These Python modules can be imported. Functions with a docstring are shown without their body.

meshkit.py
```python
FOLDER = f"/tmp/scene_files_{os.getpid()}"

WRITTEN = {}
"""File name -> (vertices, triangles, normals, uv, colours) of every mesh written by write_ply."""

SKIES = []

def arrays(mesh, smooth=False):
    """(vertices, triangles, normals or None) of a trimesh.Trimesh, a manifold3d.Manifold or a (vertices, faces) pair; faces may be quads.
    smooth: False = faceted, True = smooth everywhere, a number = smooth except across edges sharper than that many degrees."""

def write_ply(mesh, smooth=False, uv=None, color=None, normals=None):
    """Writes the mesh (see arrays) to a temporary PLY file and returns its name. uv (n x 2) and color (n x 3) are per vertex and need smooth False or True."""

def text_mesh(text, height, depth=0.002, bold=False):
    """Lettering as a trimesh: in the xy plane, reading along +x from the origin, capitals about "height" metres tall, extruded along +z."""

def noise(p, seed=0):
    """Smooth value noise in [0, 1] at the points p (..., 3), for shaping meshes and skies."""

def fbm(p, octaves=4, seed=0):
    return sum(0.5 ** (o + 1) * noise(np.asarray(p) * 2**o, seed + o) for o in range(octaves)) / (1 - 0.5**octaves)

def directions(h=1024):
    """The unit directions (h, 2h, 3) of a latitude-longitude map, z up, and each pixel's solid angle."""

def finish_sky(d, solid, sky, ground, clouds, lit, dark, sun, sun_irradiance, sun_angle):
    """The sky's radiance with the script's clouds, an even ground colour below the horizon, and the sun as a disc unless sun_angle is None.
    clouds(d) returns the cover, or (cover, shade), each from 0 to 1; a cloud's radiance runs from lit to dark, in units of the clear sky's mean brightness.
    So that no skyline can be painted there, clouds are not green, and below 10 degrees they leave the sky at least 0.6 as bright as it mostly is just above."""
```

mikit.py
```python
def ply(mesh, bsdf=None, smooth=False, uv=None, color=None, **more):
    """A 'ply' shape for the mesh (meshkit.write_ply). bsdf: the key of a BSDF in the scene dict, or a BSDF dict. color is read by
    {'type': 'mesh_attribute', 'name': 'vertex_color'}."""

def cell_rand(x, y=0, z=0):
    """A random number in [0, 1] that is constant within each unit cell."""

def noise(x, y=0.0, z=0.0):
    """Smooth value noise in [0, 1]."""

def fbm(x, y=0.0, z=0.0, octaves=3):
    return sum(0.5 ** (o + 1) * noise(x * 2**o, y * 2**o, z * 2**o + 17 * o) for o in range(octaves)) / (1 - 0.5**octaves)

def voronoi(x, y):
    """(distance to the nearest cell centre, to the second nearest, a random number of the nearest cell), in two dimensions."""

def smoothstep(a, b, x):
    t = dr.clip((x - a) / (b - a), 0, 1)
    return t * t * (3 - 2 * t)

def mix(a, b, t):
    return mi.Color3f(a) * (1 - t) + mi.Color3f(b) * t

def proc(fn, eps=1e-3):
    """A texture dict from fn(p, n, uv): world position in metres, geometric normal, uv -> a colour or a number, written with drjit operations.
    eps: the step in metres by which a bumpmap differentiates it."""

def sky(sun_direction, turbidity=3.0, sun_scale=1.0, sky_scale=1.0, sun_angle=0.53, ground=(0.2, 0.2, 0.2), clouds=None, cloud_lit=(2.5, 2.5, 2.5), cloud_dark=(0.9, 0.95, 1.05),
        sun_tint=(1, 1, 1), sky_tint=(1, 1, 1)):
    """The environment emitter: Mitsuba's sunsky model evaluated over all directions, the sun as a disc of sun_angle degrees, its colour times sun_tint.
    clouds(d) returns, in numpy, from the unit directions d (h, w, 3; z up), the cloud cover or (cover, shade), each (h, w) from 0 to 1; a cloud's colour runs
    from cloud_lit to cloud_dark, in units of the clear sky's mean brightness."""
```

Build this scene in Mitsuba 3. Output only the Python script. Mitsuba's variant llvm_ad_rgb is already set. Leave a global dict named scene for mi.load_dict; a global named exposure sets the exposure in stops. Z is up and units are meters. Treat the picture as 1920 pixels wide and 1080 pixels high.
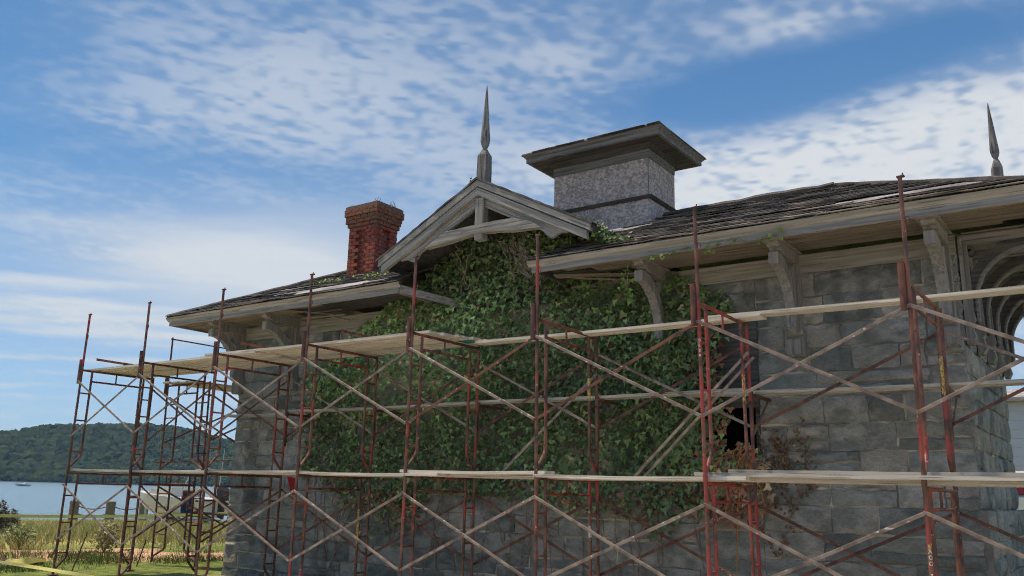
import math, random
import numpy as np, trimesh, manifold3d
import mitsuba as mi, drjit as dr
import mikit, meshkit
from mikit import noise, fbm, voronoi, smoothstep, mix
from shapely.geometry import Polygon, Point
from shapely import affinity

scene, labels = {}, {}
T4 = mi.ScalarTransform4f
R = np.random.default_rng(11)

# ------------------------------------------------------------------ camera, sky, exposure
CAM = np.array([16.578138, -8.841790, -0.155444])
DIR = np.array([-0.5672455, 0.7912842, 0.2282582])
UP = np.array([0.1115537, -0.2007838, 0.9732634])
scene['camera'] = {'type': 'perspective', 'fov': 61.014, 'fov_axis': 'x', 'near_clip': 0.1, 'far_clip': 20000.0,
                   'to_world': T4().look_at(origin=CAM.tolist(), target=(CAM + DIR).tolist(), up=UP.tolist())}
exposure = 1.8
SUN = (-0.32, -0.13, 0.94)


def clouds(d):
    """a high broken sheet of rippled cloud, seen as a flat layer: small cells, wide blue lanes, thin veils lower down"""
    z = np.maximum(d[..., 2], 0.012)
    px, py = d[..., 0] / (z + 0.03), d[..., 1] / (z + 0.03)
    P = lambda s, a=0.0, k=1.0, o=0: np.stack([(px * math.cos(a) + py * math.sin(a)) * s, (-px * math.sin(a) + py * math.cos(a)) * s * k, np.full_like(px, o)], -1)
    warp = meshkit.fbm(P(2.2, 0, 1, 3.3), 3, 5) - 0.5
    px, py = px + 0.16 * warp, py - 0.13 * warp
    big = meshkit.fbm(P(1.3, 0.9, 1.5, 1.2), 4, 2)
    rip = meshkit.noise(P(21.0, 0.95, 1.45, 4.1), 9) * 0.55 + meshkit.noise(P(43.0, 0.8, 1.3, 7.1), 19) * 0.45
    mid = meshkit.fbm(P(5.0, 0.95, 1.6, 5.5), 3, 23)
    wisp = meshkit.fbm(P(1.2, 0.75, 3.5, 2.7), 5, 31)
    el = np.degrees(np.arcsin(np.clip(d[..., 2], -1, 1)))
    az = np.degrees(np.arctan2(d[..., 1], d[..., 0]))
    bump = lambda a, e, wa, we, rot=0.0: np.exp(-((az - a) / wa) ** 2 - ((el - e + rot * (az - a)) / we) ** 2)
    reg = (0.42 * bump(92, 18.5, 24, 7.0, 0.16) + 0.36 * bump(140, 22.2, 22, 5.6, 0.02) + 0.16 * bump(115, 21.5, 12, 3.5) + 0.26 * bump(97, 29.5, 14, 2.0, 0.06)
           + 0.10 * bump(133, 29, 18, 3.0) - 0.34 * bump(108, 25.5, 15, 2.2, 0.12) - 0.30 * bump(166, 27, 12, 10) - 0.38 * bump(138, 16.2, 9, 2.0, 0.05))
    sheet = smoothstep_np(0.36, 0.86, 0.75 * big + 0.06 + reg)
    cells = smoothstep_np(0.22, 0.80, rip + 0.45 * (mid - 0.5) + 0.42 * (sheet - 0.45))
    alto = sheet ** 0.8 * (0.34 + 0.66 * cells) * (1 - 0.38 * smoothstep_np(112, 132, az))
    cir = (0.15 + 0.55 * smoothstep_np(0.40, 0.70, wisp)) * np.exp(-((el - 9) / 6.5) ** 2) + 0.72 * bump(141, 13.6, 11, 3.6, 0.10) + 0.25 * bump(96, 17, 18, 5)
    haze = 0.55 * np.exp(-np.maximum(el, 0) / 5.0) + 0.03
    cover = 1 - (1 - 0.90 * alto) * (1 - np.clip(cir, 0, 0.85)) * (1 - haze)
    shade = 0.30 * (1 - cells) * sheet + 0.55 * np.exp(-np.maximum(el, 0) / 6.0)
    return np.clip(cover, 0, 0.97), np.clip(shade, 0, 1)


def smoothstep_np(a, b, x):
    t = np.clip((x - a) / (b - a), 0, 1)
    return t * t * (3 - 2 * t)


scene['sky_light'] = mikit.sky(SUN, turbidity=2.6, sun_scale=0.85, sun_angle=1.2, ground=(0.16, 0.17, 0.13), clouds=clouds,
                               cloud_lit=(2.70, 2.80, 2.88), cloud_dark=(1.45, 1.72, 1.95), sky_tint=(0.50, 0.84, 1.02), sun_tint=(1.0, 0.96, 0.90))

# ------------------------------------------------------------------ materials
C3 = mi.Color3f


def mat(name, base, rough=0.7, spec=0.35, bump=None, bscale=0.002, eps=2e-3, **more):
    col = mikit.proc(base) if callable(base) else ({'type': 'rgb', 'value': list(base)} if isinstance(base, (tuple, list)) else base)
    b = {'type': 'principled', 'base_color': col, 'roughness': rough, 'specular': spec, **more}
    if bump is not None:
        b = {'type': 'bumpmap', 'arbitrary': mikit.proc(bump, eps), 'scale': bscale, 'bsdf': b}
    scene[name] = {'type': 'twosided', 'bsdf': b}


def stone_fn(a, b, c):
    def fn(p, n, uv):
        k = fbm(p.x * 5, p.y * 5, p.z * 6, 3)
        g = noise(p.x * 60, p.y * 60, p.z * 60)
        big = fbm(p.x * 0.9 + 3, p.y * 0.9, p.z * 1.3, 2)
        v = mix(mix(a, b, smoothstep(0.3, 0.7, k)), c, smoothstep(0.52, 0.72, big) * 0.7)
        v = v * (0.72 + 0.48 * g + 0.32 * noise(p.x * 24, p.y * 24, p.z * 30))
        seep = smoothstep(0.62, 0.8, fbm(p.x * 3.0, p.y * 3, p.z * 0.35 + 5, 2))
        return v * (1 - 0.40 * seep)
    return fn


def stone_bump(p, n, uv):
    return fbm(p.x * 22, p.y * 22, p.z * 26, 3) + 0.35 * noise(p.x * 90, p.y * 90, p.z * 90)


mat('stone_blue', stone_fn((0.16, 0.168, 0.154), (0.294, 0.298, 0.272), (0.211, 0.218, 0.191)), 0.85, 0.3, stone_bump, 0.02)
mat('stone_grey', stone_fn((0.198, 0.194, 0.173), (0.336, 0.323, 0.289), (0.253, 0.237, 0.198)), 0.85, 0.3, stone_bump, 0.02)
mat('stone_dark', stone_fn((0.108, 0.117, 0.111), (0.211, 0.22, 0.206), (0.143, 0.151, 0.135)), 0.85, 0.3, stone_bump, 0.02)
mat('stone_warm', stone_fn((0.23, 0.21, 0.175), (0.34, 0.315, 0.27), (0.26, 0.24, 0.20)), 0.88, 0.25, stone_bump, 0.02)


def mortar_fn(p, n, uv):
    k = fbm(p.x * 7, p.y * 7, p.z * 7, 3)
    m = mix((0.20, 0.195, 0.175), (0.54, 0.48, 0.37), smoothstep(0.42, 0.66, fbm(p.x * 1.4, p.y * 1.4, p.z * 1.4, 2)))
    return m * (0.6 + 0.8 * k)


mat('mortar', mortar_fn, 0.95, 0.2)


def brick_fn(a, b):
    def fn(p, n, uv):
        k = fbm(p.x * 14, p.y * 14, p.z * 22, 3)
        v = mix(a, b, smoothstep(0.3, 0.72, k))
        dirt = smoothstep(0.5, 0.75, fbm(p.x * 3, p.y * 3, p.z * 2.2, 2))
        lich = smoothstep(4.93, 5.06, p.z + 0.10 * noise(p.x * 9, p.y * 9, p.z * 9))
        v = mix(v, (0.10, 0.055, 0.045), 0.55 * dirt)
        return mix(v, mix((0.11, 0.07, 0.05), (0.19, 0.13, 0.075), k), 0.6 * lich)
    return fn


mat('brick_mortar', (0.17, 0.12, 0.10), 0.95, 0.2)
mat('brick_red', brick_fn((0.22, 0.052, 0.034), (0.34, 0.10, 0.065)), 0.85, 0.3)
mat('brick_brown', brick_fn((0.17, 0.055, 0.04), (0.29, 0.10, 0.07)), 0.88, 0.3)


def wood_fn(a, b, dark, tint, axis):
    def fn(p, n, uv):
        if axis == 'x':
            l, s, t = p.x, p.y, p.z
        elif axis == 'y':
            l, s, t = p.y, p.x, p.z
        elif axis == 'z':
            l, s, t = p.z, p.x, p.y
        else:                                            # along the rakes of the gable
            l, s, t = p.x, p.y, p.z + 0.507 * dr.abs(p.x - 8.64)
        g = fbm(l * 1.6, s * 34, t * 34, 3)
        v = mix(a, b, smoothstep(0.25, 0.75, g))
        crack = smoothstep(0.70, 0.86, noise(l * 2.4 + 9, s * 70, t * 70))
        blot = smoothstep(0.5, 0.74, fbm(l * 1.1 + 4, s * 5, t * 5, 3))
        v = mix(v, tint, 0.55 * blot)
        return mix(v, dark, 0.75 * crack)
    return fn


def wood_bump(axis):
    def fn(p, n, uv):
        l, s, t = (p.x, p.y, p.z) if axis in 'xr' else (p.y, p.x, p.z) if axis == 'y' else (p.z, p.x, p.y)
        return noise(l * 3, s * 60, t * 60)
    return fn


GA, GB, GD = (0.175, 0.17, 0.16), (0.30, 0.292, 0.272), (0.06, 0.055, 0.05)
mat('wood_grey', wood_fn(GA, GB, GD, (0.25, 0.245, 0.215), 'x'), 0.85, 0.25, wood_bump('x'), 0.004)
mat('wood_grey_y', wood_fn(GA, GB, GD, (0.22, 0.22, 0.17), 'y'), 0.85, 0.25)
mat('wood_grey_z', wood_fn(GA, GB, GD, (0.27, 0.27, 0.24), 'z'), 0.85, 0.25, wood_bump('z'), 0.004)
mat('wood_rake', wood_fn((0.21, 0.205, 0.19), (0.36, 0.35, 0.325), GD, (0.25, 0.245, 0.215), 'r'), 0.85, 0.25)
mat('wood_bracket', wood_fn((0.19, 0.182, 0.165), (0.29, 0.28, 0.255), (0.11, 0.10, 0.09), (0.235, 0.23, 0.205), 'z'), 0.85, 0.25)
mat('wood_cream', wood_fn((0.235, 0.225, 0.19), (0.37, 0.355, 0.305), (0.10, 0.09, 0.075), (0.20, 0.195, 0.16), 'x'), 0.75, 0.3)
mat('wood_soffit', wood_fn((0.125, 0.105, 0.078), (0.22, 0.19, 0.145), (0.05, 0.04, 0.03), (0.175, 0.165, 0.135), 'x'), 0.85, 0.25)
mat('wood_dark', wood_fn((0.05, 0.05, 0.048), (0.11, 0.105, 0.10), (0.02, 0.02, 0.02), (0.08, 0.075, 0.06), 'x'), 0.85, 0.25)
mat('wood_slate_x', wood_fn((0.12, 0.118, 0.115), (0.22, 0.215, 0.205), (0.04, 0.04, 0.04), (0.16, 0.155, 0.14), 'x'), 0.85, 0.25)
mat('wood_spire', wood_fn((0.11, 0.11, 0.115), (0.26, 0.255, 0.25), (0.03, 0.03, 0.03), (0.17, 0.17, 0.165), 'z'), 0.85, 0.25)
mat('plank_new', wood_fn((0.45, 0.41, 0.33), (0.66, 0.62, 0.53), (0.24, 0.21, 0.17), (0.52, 0.49, 0.43), 'x'), 0.8, 0.3)
mat('plank_old', wood_fn((0.34, 0.32, 0.27), (0.55, 0.525, 0.46), (0.17, 0.15, 0.12), (0.40, 0.395, 0.35), 'x'), 0.85, 0.25)


def osb_fn(p, n, uv):
    f, s, w = voronoi((p.x + p.y * 1.1) * 17, p.z * 34)
    f2, s2, w2 = voronoi((p.x - p.y) * 31 + 5, p.z * 24 + 3)
    v = mix((0.27, 0.225, 0.205), (0.52, 0.455, 0.425), smoothstep(0.15, 0.9, 0.5 * w + 0.5 * w2))
    edge = smoothstep(0.0, 0.10, s - f)
    return v * (0.82 + 0.18 * edge) * (0.8 + 0.4 * fbm(p.x * 2, p.y * 2, p.z * 2, 2))


mat('strand_board', osb_fn, 0.85, 0.25)


def shingle_fn(a, b):
    def fn(p, n, uv):
        g = noise(p.x * 70, p.y * 70, p.z * 70)
        k = fbm(p.x * 2.2, p.y * 5, p.z * 5, 3)
        v = mix(a, b, smoothstep(0.3, 0.7, k)) * (0.6 + 0.8 * g)
        moss = smoothstep(0.66, 0.78, fbm(p.x * 1.3 + 8, p.y * 2, p.z * 2, 2))
        return mix(v, (0.10, 0.10, 0.055), 0.45 * moss)
    return fn


mat('shingle_black', shingle_fn((0.055, 0.053, 0.052), (0.145, 0.136, 0.13)), 0.8, 0.3)
mat('shingle_brown', shingle_fn((0.10, 0.088, 0.078), (0.24, 0.205, 0.175)), 0.85, 0.3)
mat('roof_felt', shingle_fn((0.15, 0.145, 0.15), (0.36, 0.345, 0.35)), 0.85, 0.3)


def rust_fn(thr, dark):
    def fn(p, n, uv):
        k = fbm(p.x * 11, p.y * 11, p.z * 6, 3)
        v = mix((0.075 * dark, 0.034 * dark, 0.026 * dark), (0.20 * dark, 0.085 * dark, 0.055 * dark), smoothstep(0.3, 0.7, k))
        red = smoothstep(thr, thr + 0.05, fbm(p.x * 2.1 + 7, p.y * 2.1, p.z * 2.4, 3))
        v = mix(v, mix((0.22, 0.032, 0.026), (0.36, 0.070, 0.050), k), red)
        fl = smoothstep(0.86, 0.9, noise(p.x * 48, p.y * 48, p.z * 36)) * smoothstep(0.45, 0.6, fbm(p.x * 3, p.y * 3, p.z * 3 + 2, 2))
        return mix(v, (0.50, 0.42, 0.38), fl)
    return fn


mat('metal_rust', rust_fn(0.74, 0.80), 0.6, 0.45)
mat('metal_worn_red', rust_fn(0.60, 1.0), 0.5, 0.5)
mat('metal_red', rust_fn(0.45, 1.1), 0.45, 0.5)


def brace_fn(p, n, uv):
    k = fbm(p.x * 9, p.y * 9, p.z * 9, 3)
    v = mix((0.13, 0.095, 0.075), (0.27, 0.215, 0.175), smoothstep(0.3, 0.7, k))
    fl = smoothstep(0.80, 0.88, noise(p.x * 30, p.y * 30, p.z * 30)) * smoothstep(0.4, 0.6, fbm(p.x * 2, p.y * 2, p.z * 2, 2))
    return mix(v, (0.55, 0.50, 0.46), fl)


mat('metal_brace', brace_fn, 0.5, 0.55)
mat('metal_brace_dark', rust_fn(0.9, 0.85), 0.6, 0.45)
VC = {'type': 'mesh_attribute', 'name': 'vertex_color'}
scene['leaf'] = {'type': 'twosided', 'bsdf': {'type': 'principled', 'base_color': VC, 'roughness': 0.48, 'specular': 0.4}}
scene['grass_blade'] = {'type': 'twosided', 'bsdf': {'type': 'principled', 'base_color': VC, 'roughness': 0.7, 'specular': 0.2}}
scene['forest_green'] = {'type': 'twosided', 'bsdf': {'type': 'diffuse', 'reflectance': VC}}


def twig_fn(p, n, uv):
    return mix((0.15, 0.11, 0.085), (0.34, 0.27, 0.22), noise(p.x * 20, p.y * 20, p.z * 20))


mat('twig', twig_fn, 0.8, 0.2)


def ground_fn(p, n, uv):
    s = -0.870 * (p.x - 16.58) + 0.493 * (p.y + 8.84)     # metres from the viewer towards the shore
    k = fbm(p.x * 0.9, p.y * 0.9, 0.5, 4)
    g = noise(p.x * 9, p.y * 9, 1.0)
    lawn = mix((0.075, 0.115, 0.028), (0.15, 0.175, 0.05), k) * (0.6 + 0.8 * g)
    weed = mix((0.24, 0.23, 0.08), (0.36, 0.33, 0.13), k)
    dirt = mix((0.36, 0.22, 0.13), (0.52, 0.36, 0.24), k)
    v = mix(lawn, weed, smoothstep(26.0, 29.0, s + 3 * (k - 0.5)))
    band = smoothstep(21.6, 22.4, s + 2.6 * (k - 0.5)) * (1 - smoothstep(25.4, 26.2, s + 3.5 * (k - 0.5)))
    v = mix(v, dirt, band * smoothstep(0.32, 0.5, fbm(p.x * 0.5 + 3, p.y * 0.5, 0.0, 3)))
    # the trodden gravel yard along the street side of the house
    yard = smoothstep(0.8, 2.6, p.x + 2 * (k - 0.5)) * (1 - smoothstep(0.0, 3.5, p.y + 2 * (k - 0.5)))
    gravel = mix((0.34, 0.31, 0.26), (0.50, 0.46, 0.40), k) * (0.65 + 0.7 * g)
    return mix(v, gravel, yard)


mat('ground_turf', ground_fn, 0.95, 0.1)


def water_bump(p, n, uv):
    return fbm(p.x * 0.55, p.y * 0.9, 0.3, 3) + 0.3 * noise(p.x * 2.5, p.y * 3.1, 0.0)


mat('water_surface', (0.075, 0.135, 0.175), 0.16, 0.5, water_bump, 0.16, 0.05)
mat('hill_soil', (0.03, 0.05, 0.025), 0.95, 0.1)
mat('stone_edge', (0.12, 0.11, 0.10), 0.9, 0.2)
mat('tape_yellow', (0.66, 0.62, 0.20), 0.45, 0.4)
mat('tape_white', (0.75, 0.73, 0.62), 0.45, 0.4)
mat('cord_orange', (0.50, 0.19, 0.03), 0.5, 0.4)
mat('paint_white', (0.58, 0.59, 0.57), 0.4, 0.5)
mat('paint_cream', (0.48, 0.49, 0.46), 0.5, 0.4)
mat('rubber_black', (0.02, 0.02, 0.022), 0.5, 0.4)
mat('cloth_blue', (0.018, 0.035, 0.09), 0.9, 0.2)
mat('cloth_red', (0.22, 0.02, 0.025), 0.9, 0.2)
mat('cloth_orange', (0.26, 0.10, 0.045), 0.9, 0.2)
mat('paint_maroon', (0.22, 0.02, 0.045), 0.4, 0.5)
mat('paint_yellow', (0.52, 0.38, 0.10), 0.6, 0.4)
mat('paint_lettering', (0.72, 0.66, 0.60), 0.7, 0.3)
mat('dark_inside', (0.012, 0.012, 0.012), 0.95, 0.1)
mat('galvanised', (0.45, 0.46, 0.47), 0.35, 0.5, metallic=0.7)
mat('siding_grey', (0.50, 0.53, 0.56), 0.6, 0.3)
mat('teal_paint', (0.04, 0.22, 0.19), 0.7, 0.3)


# ------------------------------------------------------------------ mesh helpers
def merge(parts):
    vs, fs, o = [], [], 0
    for v, f in parts:
        v, f = np.asarray(v, float), np.asarray(f, int)
        if f.shape[1] == 4:
            f = np.vstack([f[:, [0, 1, 2]], f[:, [0, 2, 3]]])
        vs.append(v); fs.append(f + o); o += len(v)
    return np.vstack(vs), np.vstack(fs)


BOXF = np.array([[0, 2, 3, 1], [4, 5, 7, 6], [0, 1, 5, 4], [2, 6, 7, 3], [0, 4, 6, 2], [1, 3, 7, 5]])


def box(x0, x1, y0, y1, z0, z1):
    return np.array([[x, y, z] for x in (x0, x1) for y in (y0, y1) for z in (z0, z1)], float), BOXF


def hull(pts):
    m = manifold3d.Manifold.hull_points(np.asarray(pts, float)).to_mesh()
    return np.array(m.vert_properties[:, :3]), np.array(m.tri_verts)


def cbox(x0, x1, y0, y1, z0, z1, c=0.006):
    """a box with chamfered edges"""
    x0, x1, y0, y1, z0, z1 = min(x0, x1), max(x0, x1), min(y0, y1), max(y0, y1), min(z0, z1), max(z0, z1)
    c = min(c, (x1 - x0) / 3, (y1 - y0) / 3, (z1 - z0) / 3)
    lo, hi, pts = np.array([x0, y0, z0]), np.array([x1, y1, z1]), []
    for k in range(3):
        a, b = lo + c, hi - c
        a[k], b[k] = lo[k], hi[k]
        pts += [[(a, b)[i][0], (a, b)[j][1], (a, b)[l][2]] for i in (0, 1) for j in (0, 1) for l in (0, 1)]
    return hull(pts)


def frame_of(d):
    d = np.asarray(d, float) / np.linalg.norm(d)
    a = np.cross(d, [0, 0, 1.0] if abs(d[2]) < 0.95 else [0, 1.0, 0])
    a /= np.linalg.norm(a)
    return d, a, np.cross(a, d)


def bar(p0, p1, w, h, c=0.004):
    """a chamfered bar from p0 to p1, w across (horizontal), h in the other direction"""
    p0, p1 = np.asarray(p0, float), np.asarray(p1, float)
    d, a, b = frame_of(p1 - p0)
    v, f = cbox(0, np.linalg.norm(p1 - p0), -w / 2, w / 2, -h / 2, h / 2, c)
    return p0 + v[:, :1] * d + v[:, 1:2] * a + v[:, 2:] * b, f


def tube(pts, r, n=8, cap=True):
    pts = np.asarray(pts, float)
    r = np.broadcast_to(np.asarray(r, float), (len(pts),))
    tang = np.gradient(pts, axis=0) if len(pts) > 2 else np.repeat([pts[1] - pts[0]], 2, 0)
    d, a, b = frame_of(tang[0])
    rings = []
    th = np.arange(n) * 2 * np.pi / n
    for p, t, rr in zip(pts, tang, r):
        t = t / max(np.linalg.norm(t), 1e-9)
        a = a - t * (a @ t); a /= np.linalg.norm(a)
        b = np.cross(t, a)
        rings.append(p + rr * (np.cos(th)[:, None] * a + np.sin(th)[:, None] * b))
    v = np.vstack(rings)
    i = np.arange(n); j = (i + 1) % n
    f = [np.stack([k * n + i, k * n + j, (k + 1) * n + j, (k + 1) * n + i], 1) for k in range(len(pts) - 1)]
    f = np.vstack(f); f = np.vstack([f[:, [0, 1, 2]], f[:, [0, 2, 3]]])
    if cap:
        m = len(v); v = np.vstack([v, pts[0], pts[-1]])
        f = np.vstack([f, np.stack([j, i, np.full(n, m)], 1), np.stack([(len(pts) - 1) * n + i, (len(pts) - 1) * n + j, np.full(n, m + 1)], 1)])
    return v, f


def extrude(poly, depth, o, u, w, n):
    """a shapely polygon in the (u, w) plane through o, extruded by depth along n"""
    m = trimesh.creation.extrude_polygon(poly, depth, engine='earcut')
    v = np.asarray(m.vertices)
    o, u, w, n = (np.asarray(x, float) for x in (o, u, w, n))
    return o + v[:, :1] * u + v[:, 1:2] * w + v[:, 2:] * n, np.asarray(m.faces)


def lathe(profile, o, n=8, rot=0.0):
    th = np.arange(n) * 2 * np.pi / n + rot
    v = np.vstack([np.stack([np.cos(th) * r, np.sin(th) * r, np.full(n, z)], 1) for r, z in profile]) + o
    i = np.arange(n); j = (i + 1) % n
    f = np.vstack([np.stack([k * n + i, k * n + j, (k + 1) * n + j, (k + 1) * n + i], 1) for k in range(len(profile) - 1)])
    return v, np.vstack([f[:, [0, 1, 2]], f[:, [0, 2, 3]]])


def wobble(m, amp, freq, seed=0, keep=None):
    v, f = m
    v = np.array(v, float)
    d = np.stack([meshkit.fbm(v * freq + 31 * k, 3, seed + k) - 0.5 for k in range(3)], -1) * 2 * amp
    if keep is not None:
        d[:, keep] = 0
    return v + d, f


def long_board(x0, x1, y0, y1, z0, z1, amp=0.006, step=0.16, seed=0, ragged=0.0):
    """a board along x whose faces are weathered out of true"""
    n = max(2, int((x1 - x0) / step))
    xs = np.linspace(x0, x1, n + 1)
    ring = np.array([[y0, z0], [y1, z0], [y1, z1], [y0, z1]])
    v = np.array([[x, y, z] for x in xs for y, z in ring])
    v[:, 1:] += (meshkit.noise(np.stack([v[:, 0] * 2.3, v[:, 1] * 9, v[:, 2] * 9], -1), seed)[:, None] - 0.5) * 2 * amp
    if ragged:
        low = np.abs(v[:, 2] - z0) < amp * 1.5
        v[low, 2] += ragged * (meshkit.fbm(np.stack([v[low, 0] * 5, v[low, 1], v[low, 2]], -1), 3, seed + 3) - 0.5)
    i = np.arange(4); j = (i + 1) % 4
    f = np.vstack([np.stack([k * 4 + i, (k + 1) * 4 + i, (k + 1) * 4 + j, k * 4 + j], 1) for k in range(n)])
    f = np.vstack([f, [[0, 1, 2, 3], [4 * n + 3, 4 * n + 2, 4 * n + 1, 4 * n]]])
    return v, f


def key_of(name):
    if name not in used:
        used[name] = 0
        return name
    used[name] += 1
    return f'{name}_{used[name]:03d}'


used = {}


def put(name, mesh, bsdf, smooth=False, color=None, **more):
    k = key_of(name)
    scene[k] = mikit.ply(mesh, bsdf, smooth, color=color) if not isinstance(mesh, dict) else {**mesh}
    if isinstance(mesh, dict) and bsdf:
        scene[k]['bsdf'] = {'type': 'ref', 'id': bsdf}
    scene[k].update(more)
    return k


def thing(name, label, category, group=None):
    k = key_of(name)
    labels[k] = {'label': label, 'category': category}
    if group:
        labels[k]['group'] = group
    return k


def note(k, label=None, **more):
    labels[k] = {**({'label': label} if label else {}), **more}


def mat4(x=(1, 0, 0), y=(0, 1, 0), z=(0, 0, 1), o=(0, 0, 0)):
    m = np.eye(4)
    m[:3, 0], m[:3, 1], m[:3, 2], m[:3, 3] = x, y, z, o
    return T4(m)


# ------------------------------------------------------------------ the setting: land, water, hills
SHORE = np.array([-0.870, 0.493]); ALONG = np.array([0.493, 0.870])
C2 = CAM[:2]


def ground_z(x, y):
    s = (np.asarray(x) - C2[0]) * SHORE[0] + (np.asarray(y) - C2[1]) * SHORE[1]
    q = np.stack([np.asarray(x) * 0.25, np.asarray(y) * 0.25, 0 * np.asarray(x) + 0.3], -1)
    return -1.87 + 0.10 * (meshkit.fbm(q, 3, 4) - 0.5) * smoothstep_np(17, 24, s) - 0.66 * smoothstep_np(27, 60, s)


ss = np.concatenate([np.linspace(-220, -20, 12), np.linspace(-15, 61.5, 110)])
tt = np.concatenate([np.linspace(-500, -40, 14), np.linspace(-35, 60, 110), np.linspace(70, 500, 14)])
S, Tt = np.meshgrid(ss, tt, indexing='ij')
gx = C2[0] + S * SHORE[0] + Tt * ALONG[0]; gy = C2[1] + S * SHORE[1] + Tt * ALONG[1]
gv = np.stack([gx, gy, ground_z(gx, gy)], -1).reshape(-1, 3)
n1, n2 = S.shape
I = np.arange(n1 * n2).reshape(n1, n2)
gf = np.stack([I[:-1, :-1], I[1:, :-1], I[1:, 1:], I[:-1, 1:]], -1).reshape(-1, 4)
note(put('ground', (gv, gf), 'ground_turf', True), kind='structure')


def shore_pt(s, t, z):
    return np.array([C2[0] + s * SHORE[0] + t * ALONG[0], C2[1] + s * SHORE[1] + t * ALONG[1], z])


sw = []
for a, b in zip(np.linspace(-500, 480, 60), np.linspace(-480, 500, 60)):
    p = [shore_pt(61.2, a, -2.66), shore_pt(62.0, a, -2.66), shore_pt(62.0, b, -2.66), shore_pt(61.2, b, -2.66)]
    sw.append((np.array(p + [x - [0, 0, 2.0] for x in p]), np.array([[0, 1, 2, 3], [1, 5, 6, 2], [0, 3, 7, 4], [0, 4, 5, 1], [3, 2, 6, 7]])))
note(put('shore_wall', merge(sw), 'stone_edge'), kind='structure')
WZ = -3.1
wv = np.array([shore_pt(61.5, -5000, WZ), shore_pt(7000, -5000, WZ), shore_pt(7000, 5000, WZ), shore_pt(61.5, 5000, WZ)])
note(put('water', (wv, np.array([[0, 1, 2, 3]])), 'water_surface'), kind='structure')

# far shore: a wooded ridge, its height along the bearing read from the photograph's skyline
AZ = np.radians([40, 95, 125, 136, 142.8, 146.3, 148.7, 152.96, 155.6, 160, 172, 200, 230])
HT = np.array([40, 50, 50, 46, 55, 73, 75, 66, 54, 46, 52, 44, 36.0])


def hill_h(az, d):
    return np.interp(az, AZ, HT) * smoothstep_np(1085, 1420, d) + 6 * (meshkit.fbm(np.stack([az * 60, d * 0.012, 0 * d], -1), 3, 8) - 0.5) * smoothstep_np(1100, 1250, d) + WZ + 0.6


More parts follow.
